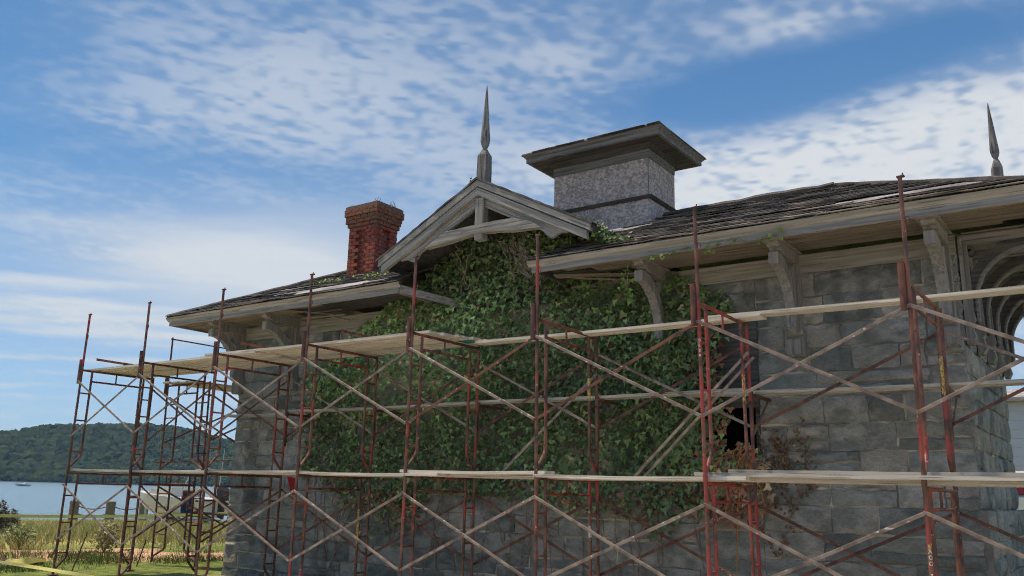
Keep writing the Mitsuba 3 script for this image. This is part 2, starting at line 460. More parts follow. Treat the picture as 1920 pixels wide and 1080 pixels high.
az_, d_ = np.meshgrid(np.linspace(AZ[0], AZ[-1], 420), np.concatenate([[1070], np.linspace(1085, 1700, 44)]), indexing='ij')
hv = np.stack([C2[0] + d_ * np.cos(az_), C2[1] + d_ * np.sin(az_), hill_h(az_, d_) - 2.0], -1)
I = np.arange(az_.size).reshape(az_.shape)
hf = np.stack([I[:-1, :-1], I[1:, :-1], I[1:, 1:], I[:-1, 1:]], -1).reshape(-1, 4)
note(put('hills', (hv.reshape(-1, 3), hf), 'hill_soil', True), kind='structure')
ico = trimesh.creation.icosphere(subdivisions=1)
iv, if_ = np.asarray(ico.vertices), np.asarray(ico.faces)
rf = np.random.default_rng(5)
N = 7600
a = np.where(rf.random(N) < 0.8, rf.uniform(np.radians(134), np.radians(166), N), rf.uniform(np.radians(95), np.radians(205), N))
dd = 1080 + 390 * rf.random(N) ** 0.8
hh = hill_h(a, dd)
r = rf.uniform(4.0, 9.5, N) * np.where(dd < 1110, 0.75, 1)
c = np.stack([C2[0] + dd * np.cos(a), C2[1] + dd * np.sin(a), hh + r * 0.35], -1)
disp = 1 + 0.55 * (rf.random((N, len(iv), 1)) - 0.5)
v = c[:, None] + iv[None] * disp * (r[:, None, None] * np.array([1, 1, 1.05]))
f = (if_[None] + (np.arange(N) * len(iv))[:, None, None]).reshape(-1, 3)
tone = rf.random(N)[:, None]
colr = (1 - tone) * np.array([0.020, 0.034, 0.016]) + tone * np.array([0.046, 0.068, 0.028])
colr = np.repeat(colr[:, None], len(iv), 1) * (0.75 + 0.5 * rf.random((N, len(iv), 1)))
k = put('forest', (v.reshape(-1, 3), f), 'forest_green', False, color=colr.reshape(-1, 3))
note(k, 'dense green woodland covering the hills across the water', category='forest', kind='stuff')

# ------------------------------------------------------------------ the station house
XL, XR, YF, YB, GZ = 1.82, 15.05, 2.35, 5.95, -2.0
EY, EZ = 1.25, 3.13                        # eave edge
H = thing('station_house', 'derelict grey stone station house with sagging slate roof, cupola and ivy covered gable', 'building')
WIN = (11.72, 12.60, 0.36, 2.20)           # boarded opening in the front wall


def slab(u0, u1, z0, z1):
    return box(u0, u1, YF, YF + 0.42, z0, z1)


wall = merge([slab(XL, WIN[0], GZ - 0.3, 2.74), slab(WIN[1], XR, GZ - 0.3, 2.74), slab(WIN[0], WIN[1], GZ - 0.3, WIN[2]), slab(WIN[0], WIN[1], WIN[3], 2.74)])
put(H + '__front_wall', wall, 'mortar')
put(H + '__end_wall', box(XR - 0.42, XR, YF + 0.421, YB - 0.42, GZ - 0.3, 2.74), 'mortar')
put(H + '__rear_wall', box(XL, XR, YB - 0.419, YB, GZ - 0.3, 2.74), 'mortar')
put(H + '__side_wall', box(XL, XL + 0.42, YF + 0.421, YB - 0.42, GZ - 0.3, 2.74), 'mortar')
put(H + '__gable_wall', extrude(Polygon([(7.02, 2.745), (9.72, 2.745), (10.3, 3.55), (8.62, 4.40), (6.95, 3.55)]), 0.25, (0, YF + 0.02, 0), (1, 0, 0), (0, 0, 1), (0, 1, 0)), 'wood_dark')
put(H + '__dark_room', box(WIN[0] - 0.3, WIN[1] + 0.3, YF + 1.1, YF + 1.15, WIN[2] - 0.3, WIN[3] + 0.2), 'dark_inside')

IVY = Polygon([(4.0, 2.98), (3.95, 2.2), (4.05, 1.2), (4.02, 0.2), (4.5, -0.12), (5.1, -0.5), (5.7, -1.0), (6.5, -0.92), (6.85, -0.3), (7.6, -0.15), (8.6, -0.2), (9.3, -0.35), (10.0, -0.62),
               (10.9, -0.62), (11.6, -0.5), (12.3, -0.75), (12.7, -0.5), (12.62, 0.45), (12.2, 0.5), (12.15, 1.0), (12.25, 1.6), (12.45, 2.1), (12.15, 2.66), (11.2, 2.98), (9.95, 3.05), (10.3, 3.75), (9.7, 3.9), (8.0, 3.9), (6.85, 3.75), (6.8, 3.25), (6.2, 3.0)])
IVY_CORE = IVY.buffer(-0.55)


def stones(parent, origin, u, n, u0, u1, z0, z1, seed, skip=None, hmin=0.24, hmax=0.38, lmin=0.36, lmax=0.95, quoin=(False, False)):
    """rough coursed blocks: each one its own displaced block standing proud of the mortar"""
    rg = np.random.default_rng(seed)
    origin, u, n = (np.asarray(x, float) for x in (origin, u, n))
    z, row = z0, 0
    while z < z1 - 0.08:
        h = min(rg.uniform(hmin, hmax) * (1.18 if z < -0.8 else 1.0), z1 - z)
        if z1 - z - h < 0.16:
            h = z1 - z
        x = u0
        row += 1
        while x < u1 - 0.02:
            l = rg.uniform(lmin, lmax) * (1.2 if z < -0.8 else 1)
            if x == u0 and quoin[0]:
                l = 0.75 if row % 2 else 0.42
            if u1 - x - l < 0.30:
                l = u1 - x
            if quoin[1] and u1 - x - l < 0.8 and u1 - x - l > 0.01:
                l = u1 - x - (0.72 if row % 2 else 0.40) if u1 - x - (0.72 if row % 2 else 0.40) > 0.2 else u1 - x
            cells = [(x, x + l, z, z + h)]
            if h > 0.29 and l > 0.45 and rg.random() < 0.22:
                m = z + h * rg.uniform(0.4, 0.6); cells = [(x, x + l, z, m), (x, x + l, m, z + h)]
            elif l > 0.7 and rg.random() < 0.15:
                m = z + h * rg.uniform(0.3, 0.5); xm = x + l * rg.uniform(0.35, 0.65)
                cells = [(x, xm, z, z + h), (xm, x + l, z, m), (xm, x + l, m, z + h)]
            for a0, a1, b0, b1 in cells:
                if skip is None or not skip(a0, a1, b0, b1):
                    one_stone(parent, origin, u, n, a0, a1, b0, b1, rg)
            x += l
        z += h


def one_stone(parent, origin, u, n, a0, a1, b0, b1, rg):
    j = 0.006 + 0.009 * rg.random()
    nx, nz = (8, 6)
    U, W = np.meshgrid(np.linspace(0, 1, nx), np.linspace(0, 1, nz), indexing='ij')
    uu, ww = a0 + j + U * (a1 - a0 - 2 * j), b0 + j + W * (b1 - b0 - 2 * j)
    seed = int(rg.integers(1e6))
    q = np.stack([uu * 5, ww * 6, uu * 0 + seed % 97], -1)
    rough = meshkit.fbm(q, 4, seed % 13) - 0.5
    proud = 0.022 + 0.022 * rg.random()
    edge = (U == 0) | (U == 1) | (W == 0) | (W == 1)
    dep = np.where(edge, proud * 0.5 + 0.018 * rough, proud + (0.10 if rg.random() < 0.72 else 0.03) * (0.35 if n[0] > 0.5 else 1.0) * rough)
    jx = np.where(edge, 0.022, 0.01) * (meshkit.noise(q * 2.2 + 50, 3) - 0.5) * 2
    jz = np.where(edge, 0.022, 0.01) * (meshkit.noise(q * 2.2 + 90, 5) - 0.5) * 2
    uu, ww = uu + jx, ww + jz
    v = origin + uu[..., None] * u + np.stack([0 * ww, 0 * ww, ww], -1) + np.maximum(dep, 0.004)[..., None] * n
    v = v.reshape(-1, 3)
    I = np.arange(nx * nz).reshape(nx, nz)
    f = np.stack([I[:-1, :-1], I[1:, :-1], I[1:, 1:], I[:-1, 1:]], -1).reshape(-1, 4)
    ring = np.concatenate([I[:, 0], I[-1, 1:], I[-2::-1, -1], I[0, -2:0:-1]])
    back = v[ring] - n * (((v[ring] - origin) @ n) + 0.01)[:, None]
    m = len(v); k = np.arange(len(ring)); k2 = (k + 1) % len(ring)
    f = np.vstack([f, np.stack([ring[k], ring[k2], m + k2, m + k], 1)])
    pick = rg.random()
    put(parent + '__stone', (np.vstack([v, back]), f), 'stone_blue' if pick < 0.42 else 'stone_grey' if pick < 0.68 else 'stone_dark' if pick < 0.92 else 'stone_warm', 18)


def skip_front(a0, a1, b0, b1):
    if a1 > WIN[0] + 0.02 and a0 < WIN[1] - 0.02 and b1 > WIN[2] + 0.04 and b0 < WIN[3] - 0.04:
        return True
    return all(IVY_CORE.contains(Point(x, z)) for x in (a0, a1) for z in (b0, b1))


stones(H + '__front_wall', (0, YF, 0), (1, 0, 0), (0, -1, 0), XL, WIN[0], GZ, 2.74, 3, skip_front, quoin=(True, False))
stones(H + '__front_wall', (0, YF, 0), (1, 0, 0), (0, -1, 0), WIN[0], WIN[1], GZ, WIN[2], 8, skip_front)
stones(H + '__front_wall', (0, YF, 0), (1, 0, 0), (0, -1, 0), WIN[0], WIN[1], WIN[3], 2.74, 9, skip_front)
stones(H + '__front_wall', (0, YF, 0), (1, 0, 0), (0, -1, 0), WIN[1], XR + 0.03, GZ, 2.74, 23, skip_front, quoin=(False, True))
stones(H + '__end_wall', (XR, 0, 0), (0, 1, 0), (1, 0, 0), YF, YB, -0.22, 2.74, 6, None, lmin=0.3, lmax=0.7)
stones(H + '__end_wall', (XR + 0.10, 0, 0), (0, 1, 0), (1, 0, 0), YF, YB + 0.05, GZ, -0.22, 16, None, lmin=0.4, lmax=0.8)
put(H + '__plinth', box(XR, XR + 0.10, YF + 0.002, YB + 0.05, GZ - 0.2, -0.225), 'mortar')

# boarded window
w = H + '__window'
put(w, merge([box(WIN[0], WIN[0] + 0.07, YF + 0.05, YF + 0.3, WIN[2], WIN[3]), box(WIN[1] - 0.08, WIN[1], YF + 0.05, YF + 0.3, WIN[2], WIN[3]), box(WIN[0] + 0.07, WIN[1] - 0.08, YF + 0.05, YF + 0.3, WIN[3] - 0.08, WIN[3])]), 'wood_dark')
put(w + '__board', cbox(WIN[0] + 0.02, WIN[1] + 0.01, YF - 0.045, YF - 0.02, 1.0, WIN[3] + 0.03), 'wood_dark')
put(w + '__sill', wobble(cbox(WIN[0] - 0.08, WIN[1] + 0.06, YF - 0.09, YF + 0.25, WIN[2] - 0.12, WIN[2]), 0.006, 5), 'stone_grey')

# eaves ---------------------------------------------------------------
fz0, fz1 = 2.95, 3.045


def eave_x(x0, x1, sd):
    put(H + '__fascia', long_board(x0, x1, EY + 0.03, EY + 0.075, fz0, fz1 + 0.05, 0.004, 0.12, sd, 0.012), 'wood_grey')
    n = max(3, int((x1 - x0) / 0.15))
    prof = [(0.0, 0.0), (-0.012, 0.018), (-0.03, 0.035), (-0.055, 0.06), (-0.06, 0.085), (-0.02, 0.095), (0.02, 0.09)]
    xs = np.linspace(x0 - 0.05, x1 + 0.05, n)
    v = np.array([[x, EY + 0.03 + dy, 3.03 + dz] for x in xs for dy, dz in prof])
    v[:, 2] += 0.010 * (meshkit.fbm(np.stack([v[:, 0] * 1.5, 0 * v[:, 1], 0 * v[:, 1]], -1), 3, sd) - 0.5)
    m = len(prof); i = np.arange(m - 1)
    f = np.vstack([np.stack([k * m + i, (k + 1) * m + i, (k + 1) * m + i + 1, k * m + i + 1], 1) for k in range(n - 1)])
    put(H + '__crown_moulding', (v, f), 'wood_cream', 60)


eave_x(0.76, 7.05, 1)
eave_x(9.66, 16.13, 2)
# end returns of the eaves
put(H + '__fascia', cbox(7.012, 7.055, EY + 0.08, YF, fz0 - 0.01, fz1 + 0.05), 'wood_grey_y')
put(H + '__fascia', merge([bar((7.06, 1.30, 3.02), (7.62, 2.2, 2.86), 0.03, 0.12)]), 'wood_grey_y')
put(H + '__fascia', cbox(9.655, 9.70, EY + 0.08, YF, fz0 + 0.01, fz1 + 0.05), 'wood_dark')
for s, x in ((0, 0.76), (1, 16.13)):
    put(H + '__fascia', cbox(x - 0.02, x + 0.02, EY + 0.078, 7.02, fz0, fz1 + 0.09), 'wood_grey_y')
put(H + '__fascia', long_board(0.78, 16.1, 7.0, 7.04, fz0, fz1 + 0.08, 0.003, 0.5, 5), 'wood_grey')
# soffit boards
zs = 2.985
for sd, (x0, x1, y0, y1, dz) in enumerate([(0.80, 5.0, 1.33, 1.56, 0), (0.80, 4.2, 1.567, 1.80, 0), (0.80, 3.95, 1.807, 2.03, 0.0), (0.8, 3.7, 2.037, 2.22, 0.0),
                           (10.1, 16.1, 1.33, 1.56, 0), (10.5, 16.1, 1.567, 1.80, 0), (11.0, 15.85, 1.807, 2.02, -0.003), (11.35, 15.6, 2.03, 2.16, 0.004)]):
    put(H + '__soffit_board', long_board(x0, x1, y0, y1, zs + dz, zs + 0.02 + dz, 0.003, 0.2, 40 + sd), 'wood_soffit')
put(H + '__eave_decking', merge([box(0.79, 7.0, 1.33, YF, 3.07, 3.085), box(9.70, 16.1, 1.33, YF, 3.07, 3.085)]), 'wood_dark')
for x0, y0, z0, x1, y1, z1 in [(4.03, 1.5, 3.0, 5.33, 1.52, 2.79), (4.4, 1.72, 2.94, 5.4, 1.62, 2.90), (4.43, 1.55, 2.80, 5.63, 1.5, 2.76), (4.6, 1.9, 2.93, 5.2, 2.0, 2.80)]:
    put(H + '__hanging_lath', bar((x0, y0, z0), (x1, y1, z1), 0.06, 0.014), 'wood_soffit')
put(H + '__hanging_lath', bar((9.85, 1.62, 2.95), (11.3, 2.05, 2.90), 0.20, 0.015), 'wood_soffit')
put(H + '__hanging_lath', bar((10.1, 1.8, 2.93), (11.2, 1.95, 2.80), 0.03, 0.02), 'wood_soffit')
# frieze boards at the wall head
put(H + '__frieze_board', long_board(XL - 0.02, 7.0, YF - 0.075, YF - 0.035, 2.70, 2.955, 0.003, 0.2, 61), 'wood_cream')
put(H + '__frieze_board', long_board(9.72, XR + 0.02, YF - 0.075, YF - 0.035, 2.72, 2.96, 0.003, 0.2, 62), 'wood_cream')
put(H + '__frieze_board', cbox(XR + 0.035, XR + 0.075, YF, YB, 2.72, 2.96), 'wood_grey_y')
# right end soffit: boards laid across, with dark joints
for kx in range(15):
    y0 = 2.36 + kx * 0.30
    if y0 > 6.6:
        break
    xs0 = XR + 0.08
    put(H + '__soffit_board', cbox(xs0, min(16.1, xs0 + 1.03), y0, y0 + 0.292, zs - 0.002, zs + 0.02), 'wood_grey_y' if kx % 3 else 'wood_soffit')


# brackets ------------------------------------------------------------
def bracket(o, u, n, w=0.15, low=1.62):
    """o: point on the wall face at z = 0; n: outwards; u: along the wall"""
    o, u, n = (np.asarray(x, float) for x in (o, u, n))
    k = key_of(H + '__bracket')
    up = np.array([0, 0, 1.0])
    ex = lambda poly, ww, off=0.0: extrude(poly, ww, o - u * (ww / 2 - off), n, up, u)
    c = w / 2
    # arm under the soffit, with a moulded nose
    scene[k] = mikit.ply(ex(Polygon([(0.035, 2.83), (0.62, 2.83), (0.66, 2.86), (0.72, 2.87), (0.75, 2.90), (0.82, 2.91), (0.86, 2.945), (0.86, 2.972), (0.035, 2.972)]), w), 'wood_bracket')
    put(k + '__cap', ex(Polygon([(0.03, 2.973), (0.91, 2.973), (0.91, 2.984), (0.03, 2.984)]), w + 0.10), 'wood_bracket')
    t = np.linspace(0, np.pi / 2, 13)
    cx, cz = 0.80, 1.98
    outer = [(cx - 0.70 * math.sin(a), cz + 0.85 * math.cos(a)) for a in t]
    inner = [(cx - 0.57 * math.sin(a), cz + 0.71 * math.cos(a)) for a in t]
    put(k + '__brace', ex(Polygon([(0.83, cz + 0.85)] + outer + [(0.13, cz)] + [(0.25, cz)] + inner[::-1][1:] + [(0.83, cz + 0.70)]), w * 0.82), 'wood_bracket')
    scroll = [(0.16, 2.83)] + [(0.16 + 0.16 * math.sin(a) + 0.015 * math.sin(9 * a), 2.70 + 0.10 * math.cos(a)) for a in np.linspace(0, np.pi, 9)] + [(0.14, 2.42), (0.12, 2.40), (0.12, 2.83)]
    put(k + '__scroll', ex(Polygon(scroll).buffer(0), w * 0.55), 'wood_bracket')
    put(k + '__wall_post', ex(Polygon([(0.0, low + 0.33), (0.119, low + 0.33), (0.119, 2.829), (0.0, 2.829)]), w * 1.15), 'wood_bracket')
    put(k + '__pendant', ex(Polygon([(0.121, low + 0.30), (0.20, low + 0.28), (0.24, low + 0.34), (0.22, low + 0.42), (0.122, low + 0.46)]), w * 0.7), 'wood_bracket')
    put(k + '__corbel', ex(Polygon([(0, low), (0.10, low), (0.125, low + 0.03), (0.125, low + 0.22), (0.10, low + 0.25), (0.155, low + 0.27), (0.155, low + 0.325), (0, low + 0.325)]), w * 1.5), 'wood_bracket')
    return k


for x in (15.0 - 0.07, 13.15, 11.29, 3.5, 1.88):
    bracket((x, YF - 0.04, 0), (1, 0, 0), (0, -1, 0))
note(bracket((XL, YF + 0.15, 0), (0, 1, 0), (-1, 0, 0)))
labels.pop(H + '__bracket_005', None)


def arch_bracket(y):
    k = key_of(H + '__arch_bracket')
    X0 = XR + 0.04
    ex = lambda poly, d: extrude(poly, d, (X0, y + d / 2, 0), (1, 0, 0), (0, 0, 1), (0, -1, 0))
    scene[k] = mikit.ply(ex(Polygon([(0.0, 2.86), (1.05, 2.86), (1.05, 2.974), (0.0, 2.974)]), 0.15), 'wood_grey')
    t = np.linspace(0, np.pi / 2, 15)
    o_ = [(0.72 - 0.70 * math.cos(a), 2.16 + 0.72 * math.sin(a)) for a in t]
    i_ = [(0.72 - 0.59 * math.cos(a), 2.16 + 0.61 * math.sin(a)) for a in t]
    put(k + '__arch', ex(Polygon([(0.02, 1.90)] + o_ + [(1.03, 2.87), (1.03, 2.77)] + i_[::-1] + [(0.13, 1.90)]), 0.11), 'wood_dark')
    put(k + '__arch_trim', ex(Polygon([(0.128, 1.91)] + [(0.72 - 0.593 * math.cos(a), 2.16 + 0.613 * math.sin(a)) for a in t] + [(0.72 - 0.568 * math.cos(a), 2.16 + 0.588 * math.sin(a)) for a in t][::-1] + [(0.153, 1.91)]), 0.135), 'wood_slate_x')
    put(k + '__wall_post', ex(Polygon([(0, 1.66), (0.06, 1.66), (0.10, 1.74), (0.07, 1.86), (0.12, 1.93), (0.10, 2.04), (0.09, 2.859), (0, 2.859)]), 0.20), 'wood_grey_z')
    put(k + '__roundel', ex(Point(0.11, 2.78).buffer(0.055, 8).difference(Point(0.11, 2.78).buffer(0.022, 8)), 0.13), 'wood_dark')
    return k


for y in (2.46, 3.32, 4.18, 5.04, 5.82):
    arch_bracket(y)

# main roof -----------------------------------------------------------
RZ, RY = 4.50, 4.15
SL = (RZ - 3.14) / (RY - EY)
c0, c1, c2, c3 = (0.72, EY - 0.02, 3.125), (16.17, EY - 0.02, 3.125), (16.17, 7.07, 3.125), (0.72, 7.07, 3.125)
ra, rb = (0.72 + 2.92, RY, RZ), (16.17 - 2.92, RY, RZ)
rv = np.array([c0, c1, c2, c3, ra, rb])
notch = np.array([(7.05, EY - 0.02, 3.125), (9.66, EY - 0.02, 3.125), (7.05, YF + 0.1, 3.125 + SL * (YF + 0.12 - EY)), (9.66, YF + 0.1, 3.125 + SL * (YF + 0.12 - EY))])
rv = np.vstack([rv, notch])
rf_ = np.array([[0, 6, 4], [6, 8, 4], [8, 5, 4], [8, 9, 5], [9, 7, 5], [7, 1, 5], [1, 2, 5], [2, 3, 5], [3, 4, 5], [3, 0, 4]])
put(H + '__roof', (rv, rf_), 'roof_felt')
RS = H + '__roof'


def roof_pt(x, t):
    """a point on the front slope: t metres up the slope from the eave"""
    cs = 1 / math.sqrt(1 + SL * SL)
    y = EY - 0.02 + t * cs
    return np.array([x, y, 3.125 + SL * (y - EY + 0.02)])


rg = np.random.default_rng(77)
nrm = np.array([0, -SL, 1]) / math.sqrt(1 + SL * SL)
length = 2.92 * math.sqrt(1 + SL * SL)
EXPO = 0.165
count = 0
for row in range(int(length / EXPO) + 1):
    t0 = row * EXPO - 0.03
    yy = roof_pt(0, max(t0, 0))[1]
    xa, xb = 0.70 + (yy - EY), 16.19 - (yy - EY)
    x = xa + rg.uniform(-0.3, 0)
    while x < xb:
        l = rg.uniform(0.75, 1.35)
        a0, a1 = max(x, xa), min(x + l, xb)
        x += l
        if a1 - a0 < 0.12:
            continue
        if yy < YF + 0.05 and a1 > 7.0 and a0 < 9.7:
            if a0 < 7.05:
                a1 = min(a1, 7.06)
            elif a1 > 9.66:
                a0 = max(a0, 9.65)
            else:
                continue
        if 6.75 < (a0 + a1) / 2 < 10.45 and yy > YF + 0.6:
            continue
        # torn-off strips: the pale felt or the bare boards show
        xm = (a0 + a1) / 2
        bare = (3.2 < xm < 6.3 and 2 <= row <= 4 and rg.random() < 0.85) or (14.0 < xm < 15.6 and row in (4, 5) and rg.random() < 0.6) or rg.random() < 0.02
        if bare or count >= 290:
            continue
        n = max(3, int((a1 - a0) / 0.12))
        xs = np.linspace(a0 + 0.004, a1 - 0.004, n + 1)
        lo = t0 + 0.03 * (meshkit.fbm(np.stack([xs * 4, 0 * xs + row, 0 * xs], -1), 3, 7) - 0.5) * 2
        lift = 0.010 + 0.045 * np.clip(meshkit.fbm(np.stack([xs * 2.2, 0 * xs + row * 3, 0 * xs + 2], -1), 3, 17) - 0.45, 0, 1) + rg.random() * 0.006
        hi = t0 + EXPO + 0.05
        v = []
        for xx, l_, li in zip(xs, lo, lift):
            p0, p1 = roof_pt(xx, max(l_, -0.05)), roof_pt(xx, min(hi, length))
            v += [p0 + nrm * li, p0 + nrm * (li + 0.012), p1 + nrm * 0.006, p1 + nrm * 0.001]
        i = np.arange(4); j = (i + 1) % 4
        f = np.vstack([np.stack([k * 4 + i, (k + 1) * 4 + i, (k + 1) * 4 + j, k * 4 + j], 1) for k in range(n)] + [np.array([[0, 1, 2, 3], [4 * n + 3, 4 * n + 2, 4 * n + 1, 4 * n]])])
        brown = (xm > 10.5 and row < 4) or rg.random() < 0.18
        put(RS + '__shingle', (np.array(v), f), 'shingle_brown' if brown and rg.random() < 0.85 else 'shingle_black')
        count += 1
# hip cappings and the plain slopes round the back
for p, q_ in ((c0, ra), (c1, rb)):
    p, q_ = np.array(p), np.array(q_)
    pts = np.array([p + (q_ - p) * s_ + [0, 0, 0.015 + 0.012 * rg.random()] for s_ in np.linspace(0, 1, 15)])
    put(RS + '__hip_capping', tube(pts, 0.035, 5), 'shingle_black')
pts = np.array([np.array(ra) + (np.array(rb) - np.array(ra)) * s_ + [0, 0, 0.02 + 0.03 * (rg.random() - 0.5)] for s_ in np.linspace(0, 1, 40)])
put(RS + '__ridge_capping', tube(pts, 0.045, 6), 'shingle_black')
put(RS + '__back_slope', (np.array([c1, c2, c3, c0, ra, rb]) + [0, 0, 0.008], np.array([[0, 1, 5], [1, 2, 5], [2, 4, 5], [2, 3, 4]])), 'shingle_black')

# gable ---------------------------------------------------------------
GC, GHW, GE, GA_ = 8.64, 2.03, 3.53, 4.565
gs = (GA_ - GE) / GHW


def rake(side, off0, off1, y0, y1, bsdf, name, x_end=None, x_in=0.0, poly_low=None, smooth=False):
    """a board along the rake: vertical offsets off0 > off1 below the roof line"""
    xe = GHW if x_end is None else x_end
    top = [(x_in, GA_ - gs * x_in - off0), (xe, GA_ - gs * xe - off0)]
    low = poly_low if poly_low else [(xe, GA_ - gs * xe - off1), (x_in, GA_ - gs * x_in - off1)]
    P = Polygon([(GC + side * x, z) for x, z in top + low])
    put(name, extrude(P, y1 - y0, (0, y0, 0), (1, 0, 0), (0, 0, 1), (0, 1, 0)), bsdf, smooth)


G = H + '__gable'
put(G, merge([extrude(Polygon([(GC, GA_), (GC + s * (GHW + 0.02), GA_ - gs * (GHW + 0.02)), (GC + s * (GHW + 0.02), GA_ - gs * (GHW + 0.02) - 0.05), (GC, GA_ - 0.05)]), 3.0, (0, EY + 0.0, 0), (1, 0, 0), (0, 0, 1), (0, 1, 0)) for s in (-1, 1)]), 'wood_dark')
for s in (-1, 1):
    # shingled top with a ragged front edge
    n = 22
    xs = np.linspace(0, GHW + 0.04, n)
    lowy = EY - 0.045 + 0.03 * (rg.random(n) - 0.5)
    z = GA_ - gs * xs
    v = np.vstack([np.stack([GC + s * xs, lowy, z + 0.004], 1), np.stack([GC + s * xs, lowy, z + 0.03 + 0.012 * rg.random(n)], 1), np.stack([GC + s * xs, 0 * xs + 4.15, z + 0.028], 1)])
    i = np.arange(n - 1)
    f = np.vstack([np.stack([i, i + 1, n + i + 1, n + i], 1), np.stack([n + i, n + i + 1, 2 * n + i + 1, 2 * n + i], 1)])
    put(G + '__shingles', (v, f), 'shingle_black')
    rake(s, 0.001, 0.10, EY - 0.03, EY + 0.06, 'wood_rake', G + '__crown_board')
    rake(s, 0.10, 0.125, EY + 0.0, EY + 0.06, 'wood_dark', G + '__cove')
    rake(s, 0.125, 0.245, EY - 0.012, EY + 0.06, 'wood_rake', G + '__barge_board', x_end=GHW - 0.06)
    # inner board with a scalloped foot
    f_ = lambda x, o: (x, GA_ - gs * x - o)
    low = [f_(1.60, 0.262), f_(1.56, 0.275), f_(1.50, 0.30), f_(1.44, 0.345), f_(1.40, 0.395), f_(1.36, 0.43), f_(1.30, 0.445), f_(1.24, 0.425), f_(1.19, 0.385), f_(1.05, 0.39), f_(0.0, 0.39)]
    top = [(0.0, GA_ - 0.247), f_(1.60, 0.247)]
    P = Polygon([(GC + s * x, z) for x, z in top + low])
    put(G + '__verge_board', extrude(P, 0.05, (0, EY + 0.062, 0), (1, 0, 0), (0, 0, 1), (0, 1, 0)), 'wood_rake')
    # the closing board at the foot and the underside boards
    put(G + '__eave_board', cbox(GC + s * (GHW - 0.03), GC + s * (GHW + 0.01), EY + 0.062, 4.0, GE - 0.11, GE + 0.03) if s > 0 else cbox(GC - GHW - 0.01, GC - GHW + 0.03, EY + 0.062, 4.0, GE - 0.11, GE + 0.03), 'wood_dark')
    for k_ in range(4):
        x0, x1 = 0.12 + k_ * 0.46, 0.12 + k_ * 0.46 + 0.45
        P = Polygon([(GC + s * x0, GA_ - gs * x0 - 0.075), (GC + s * x1, GA_ - gs * x1 - 0.075), (GC + s * x1, GA_ - gs * x1 - 0.055), (GC + s * x0, GA_ - gs * x0 - 0.055)])
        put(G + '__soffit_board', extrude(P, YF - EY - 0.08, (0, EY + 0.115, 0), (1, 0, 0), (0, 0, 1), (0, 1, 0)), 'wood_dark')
put(G + '__king_post', cbox(GC + 0.035 - 0.078, GC + 0.035 + 0.078, EY + 0.0, EY + 0.15, 3.60, 4.27), 'wood_grey_z')
cb = extrude(Polygon([(7.62, 3.60), (8.17, 3.645), (8.45, 3.685), (8.73, 3.695), (9.0, 3.68), (9.27, 3.64), (9.84, 3.605), (9.66, 3.72), (9.36, 3.83), (8.68, 3.835), (8.0, 3.81), (7.82, 3.71)]), 0.13, (0, EY - 0.03, 0), (1, 0, 0), (0, 0, 1), (0, 1, 0))
cb = manifold3d.Manifold(manifold3d.Mesh(np.asarray(trimesh.Trimesh(*cb).vertices, np.float32), np.asarray(trimesh.Trimesh(*cb).faces, np.uint32))).refine_to_length(0.08)
cb = (np.array(cb.to_mesh().vert_properties[:, :3]), np.array(cb.to_mesh().tri_verts))
put(G + '__collar_beam', wobble(cb, 0.010, 7, 3), 'wood_grey')


# finials -------------------------------------------------------------
def finial(o, s, rot, pedestal=0.55, lean=(0, 0)):
    k = key_of(H + '__finial')
    o = np.asarray(o, float)
    c = math.pi / 4 + rot
    q = math.sqrt(2) / 2
    ped = lathe([(0, 0), (0.165 * q * s, 0), (0.17 * q * s, pedestal * 0.45), (0.16 * q * s, pedestal * 0.9), (0.10 * q * s, pedestal), (0.035 * s, pedestal + 0.07 * s), (0.0, pedestal + 0.075 * s)], o, 4, c)
    v, f = ped
    scene[k] = mikit.ply((v, f), 'wood_spire')
    z0 = pedestal + 0.068 * s
    prof = [(0.0, z0), (0.035, z0), (0.06, z0 + 0.05 * s), (0.075, z0 + 0.12 * s), (0.074, z0 + 0.2 * s), (0.064, z0 + 0.34 * s), (0.044, z0 + 0.62 * s), (0.022, z0 + 0.92 * s), (0.008, z0 + 1.07 * s), (0.0, z0 + 1.09 * s)]
    v, f = lathe([(r * s if r else 0, z) for r, z in prof], o, 8, rot)
    v[:, 0] += lean[0] * (v[:, 2] - o[2] - z0).clip(0); v[:, 1] += lean[1] * (v[:, 2] - o[2] - z0).clip(0)
    put(k + '__spire', wobble((v, f), 0.004, 9, 4), 'wood_spire')


finial((8.66, EY + 0.12, 4.50), 1.0, 0.0, 0.56)
finial((15.42, 4.15, 3.55), 0.77, 0.3, 0.89, (-0.03, 0))

# cupola --------------------------------------------------------------
K = H + '__cupola'
CX0, CX1, CY0, CY1 = 8.50, 10.38, 3.65, 4.66
put(K, box(CX0 + 0.02, CX1 - 0.02, CY0 + 0.02, CY1 - 0.02, 3.9, 5.7), 'wood_dark')
put(K + '__panel', cbox(CX0, CX1 - 0.004, CY0 - 0.001, CY0 + 0.019, 4.74, 5.40), 'strand_board')
put(K + '__panel', cbox(CX1 - 0.019, CX1 + 0.001, CY0 + 0.02, CY1, 4.74, 5.40), 'strand_board')
put(K + '__panel', cbox(CX0, CX0 + 0.02, CY0 + 0.02, CY1, 4.74, 5.40), 'strand_board')
put(K + '__panel', cbox(CX0, CX1, CY1, CY1 + 0.02, 4.74, 5.40), 'strand_board')
put(K + '__corner_board', cbox(CX1 - 0.012, CX1 + 0.008, CY0 - 0.008, CY0 + 0.012, 4.74, 5.40, 0.003), 'wood_spire')


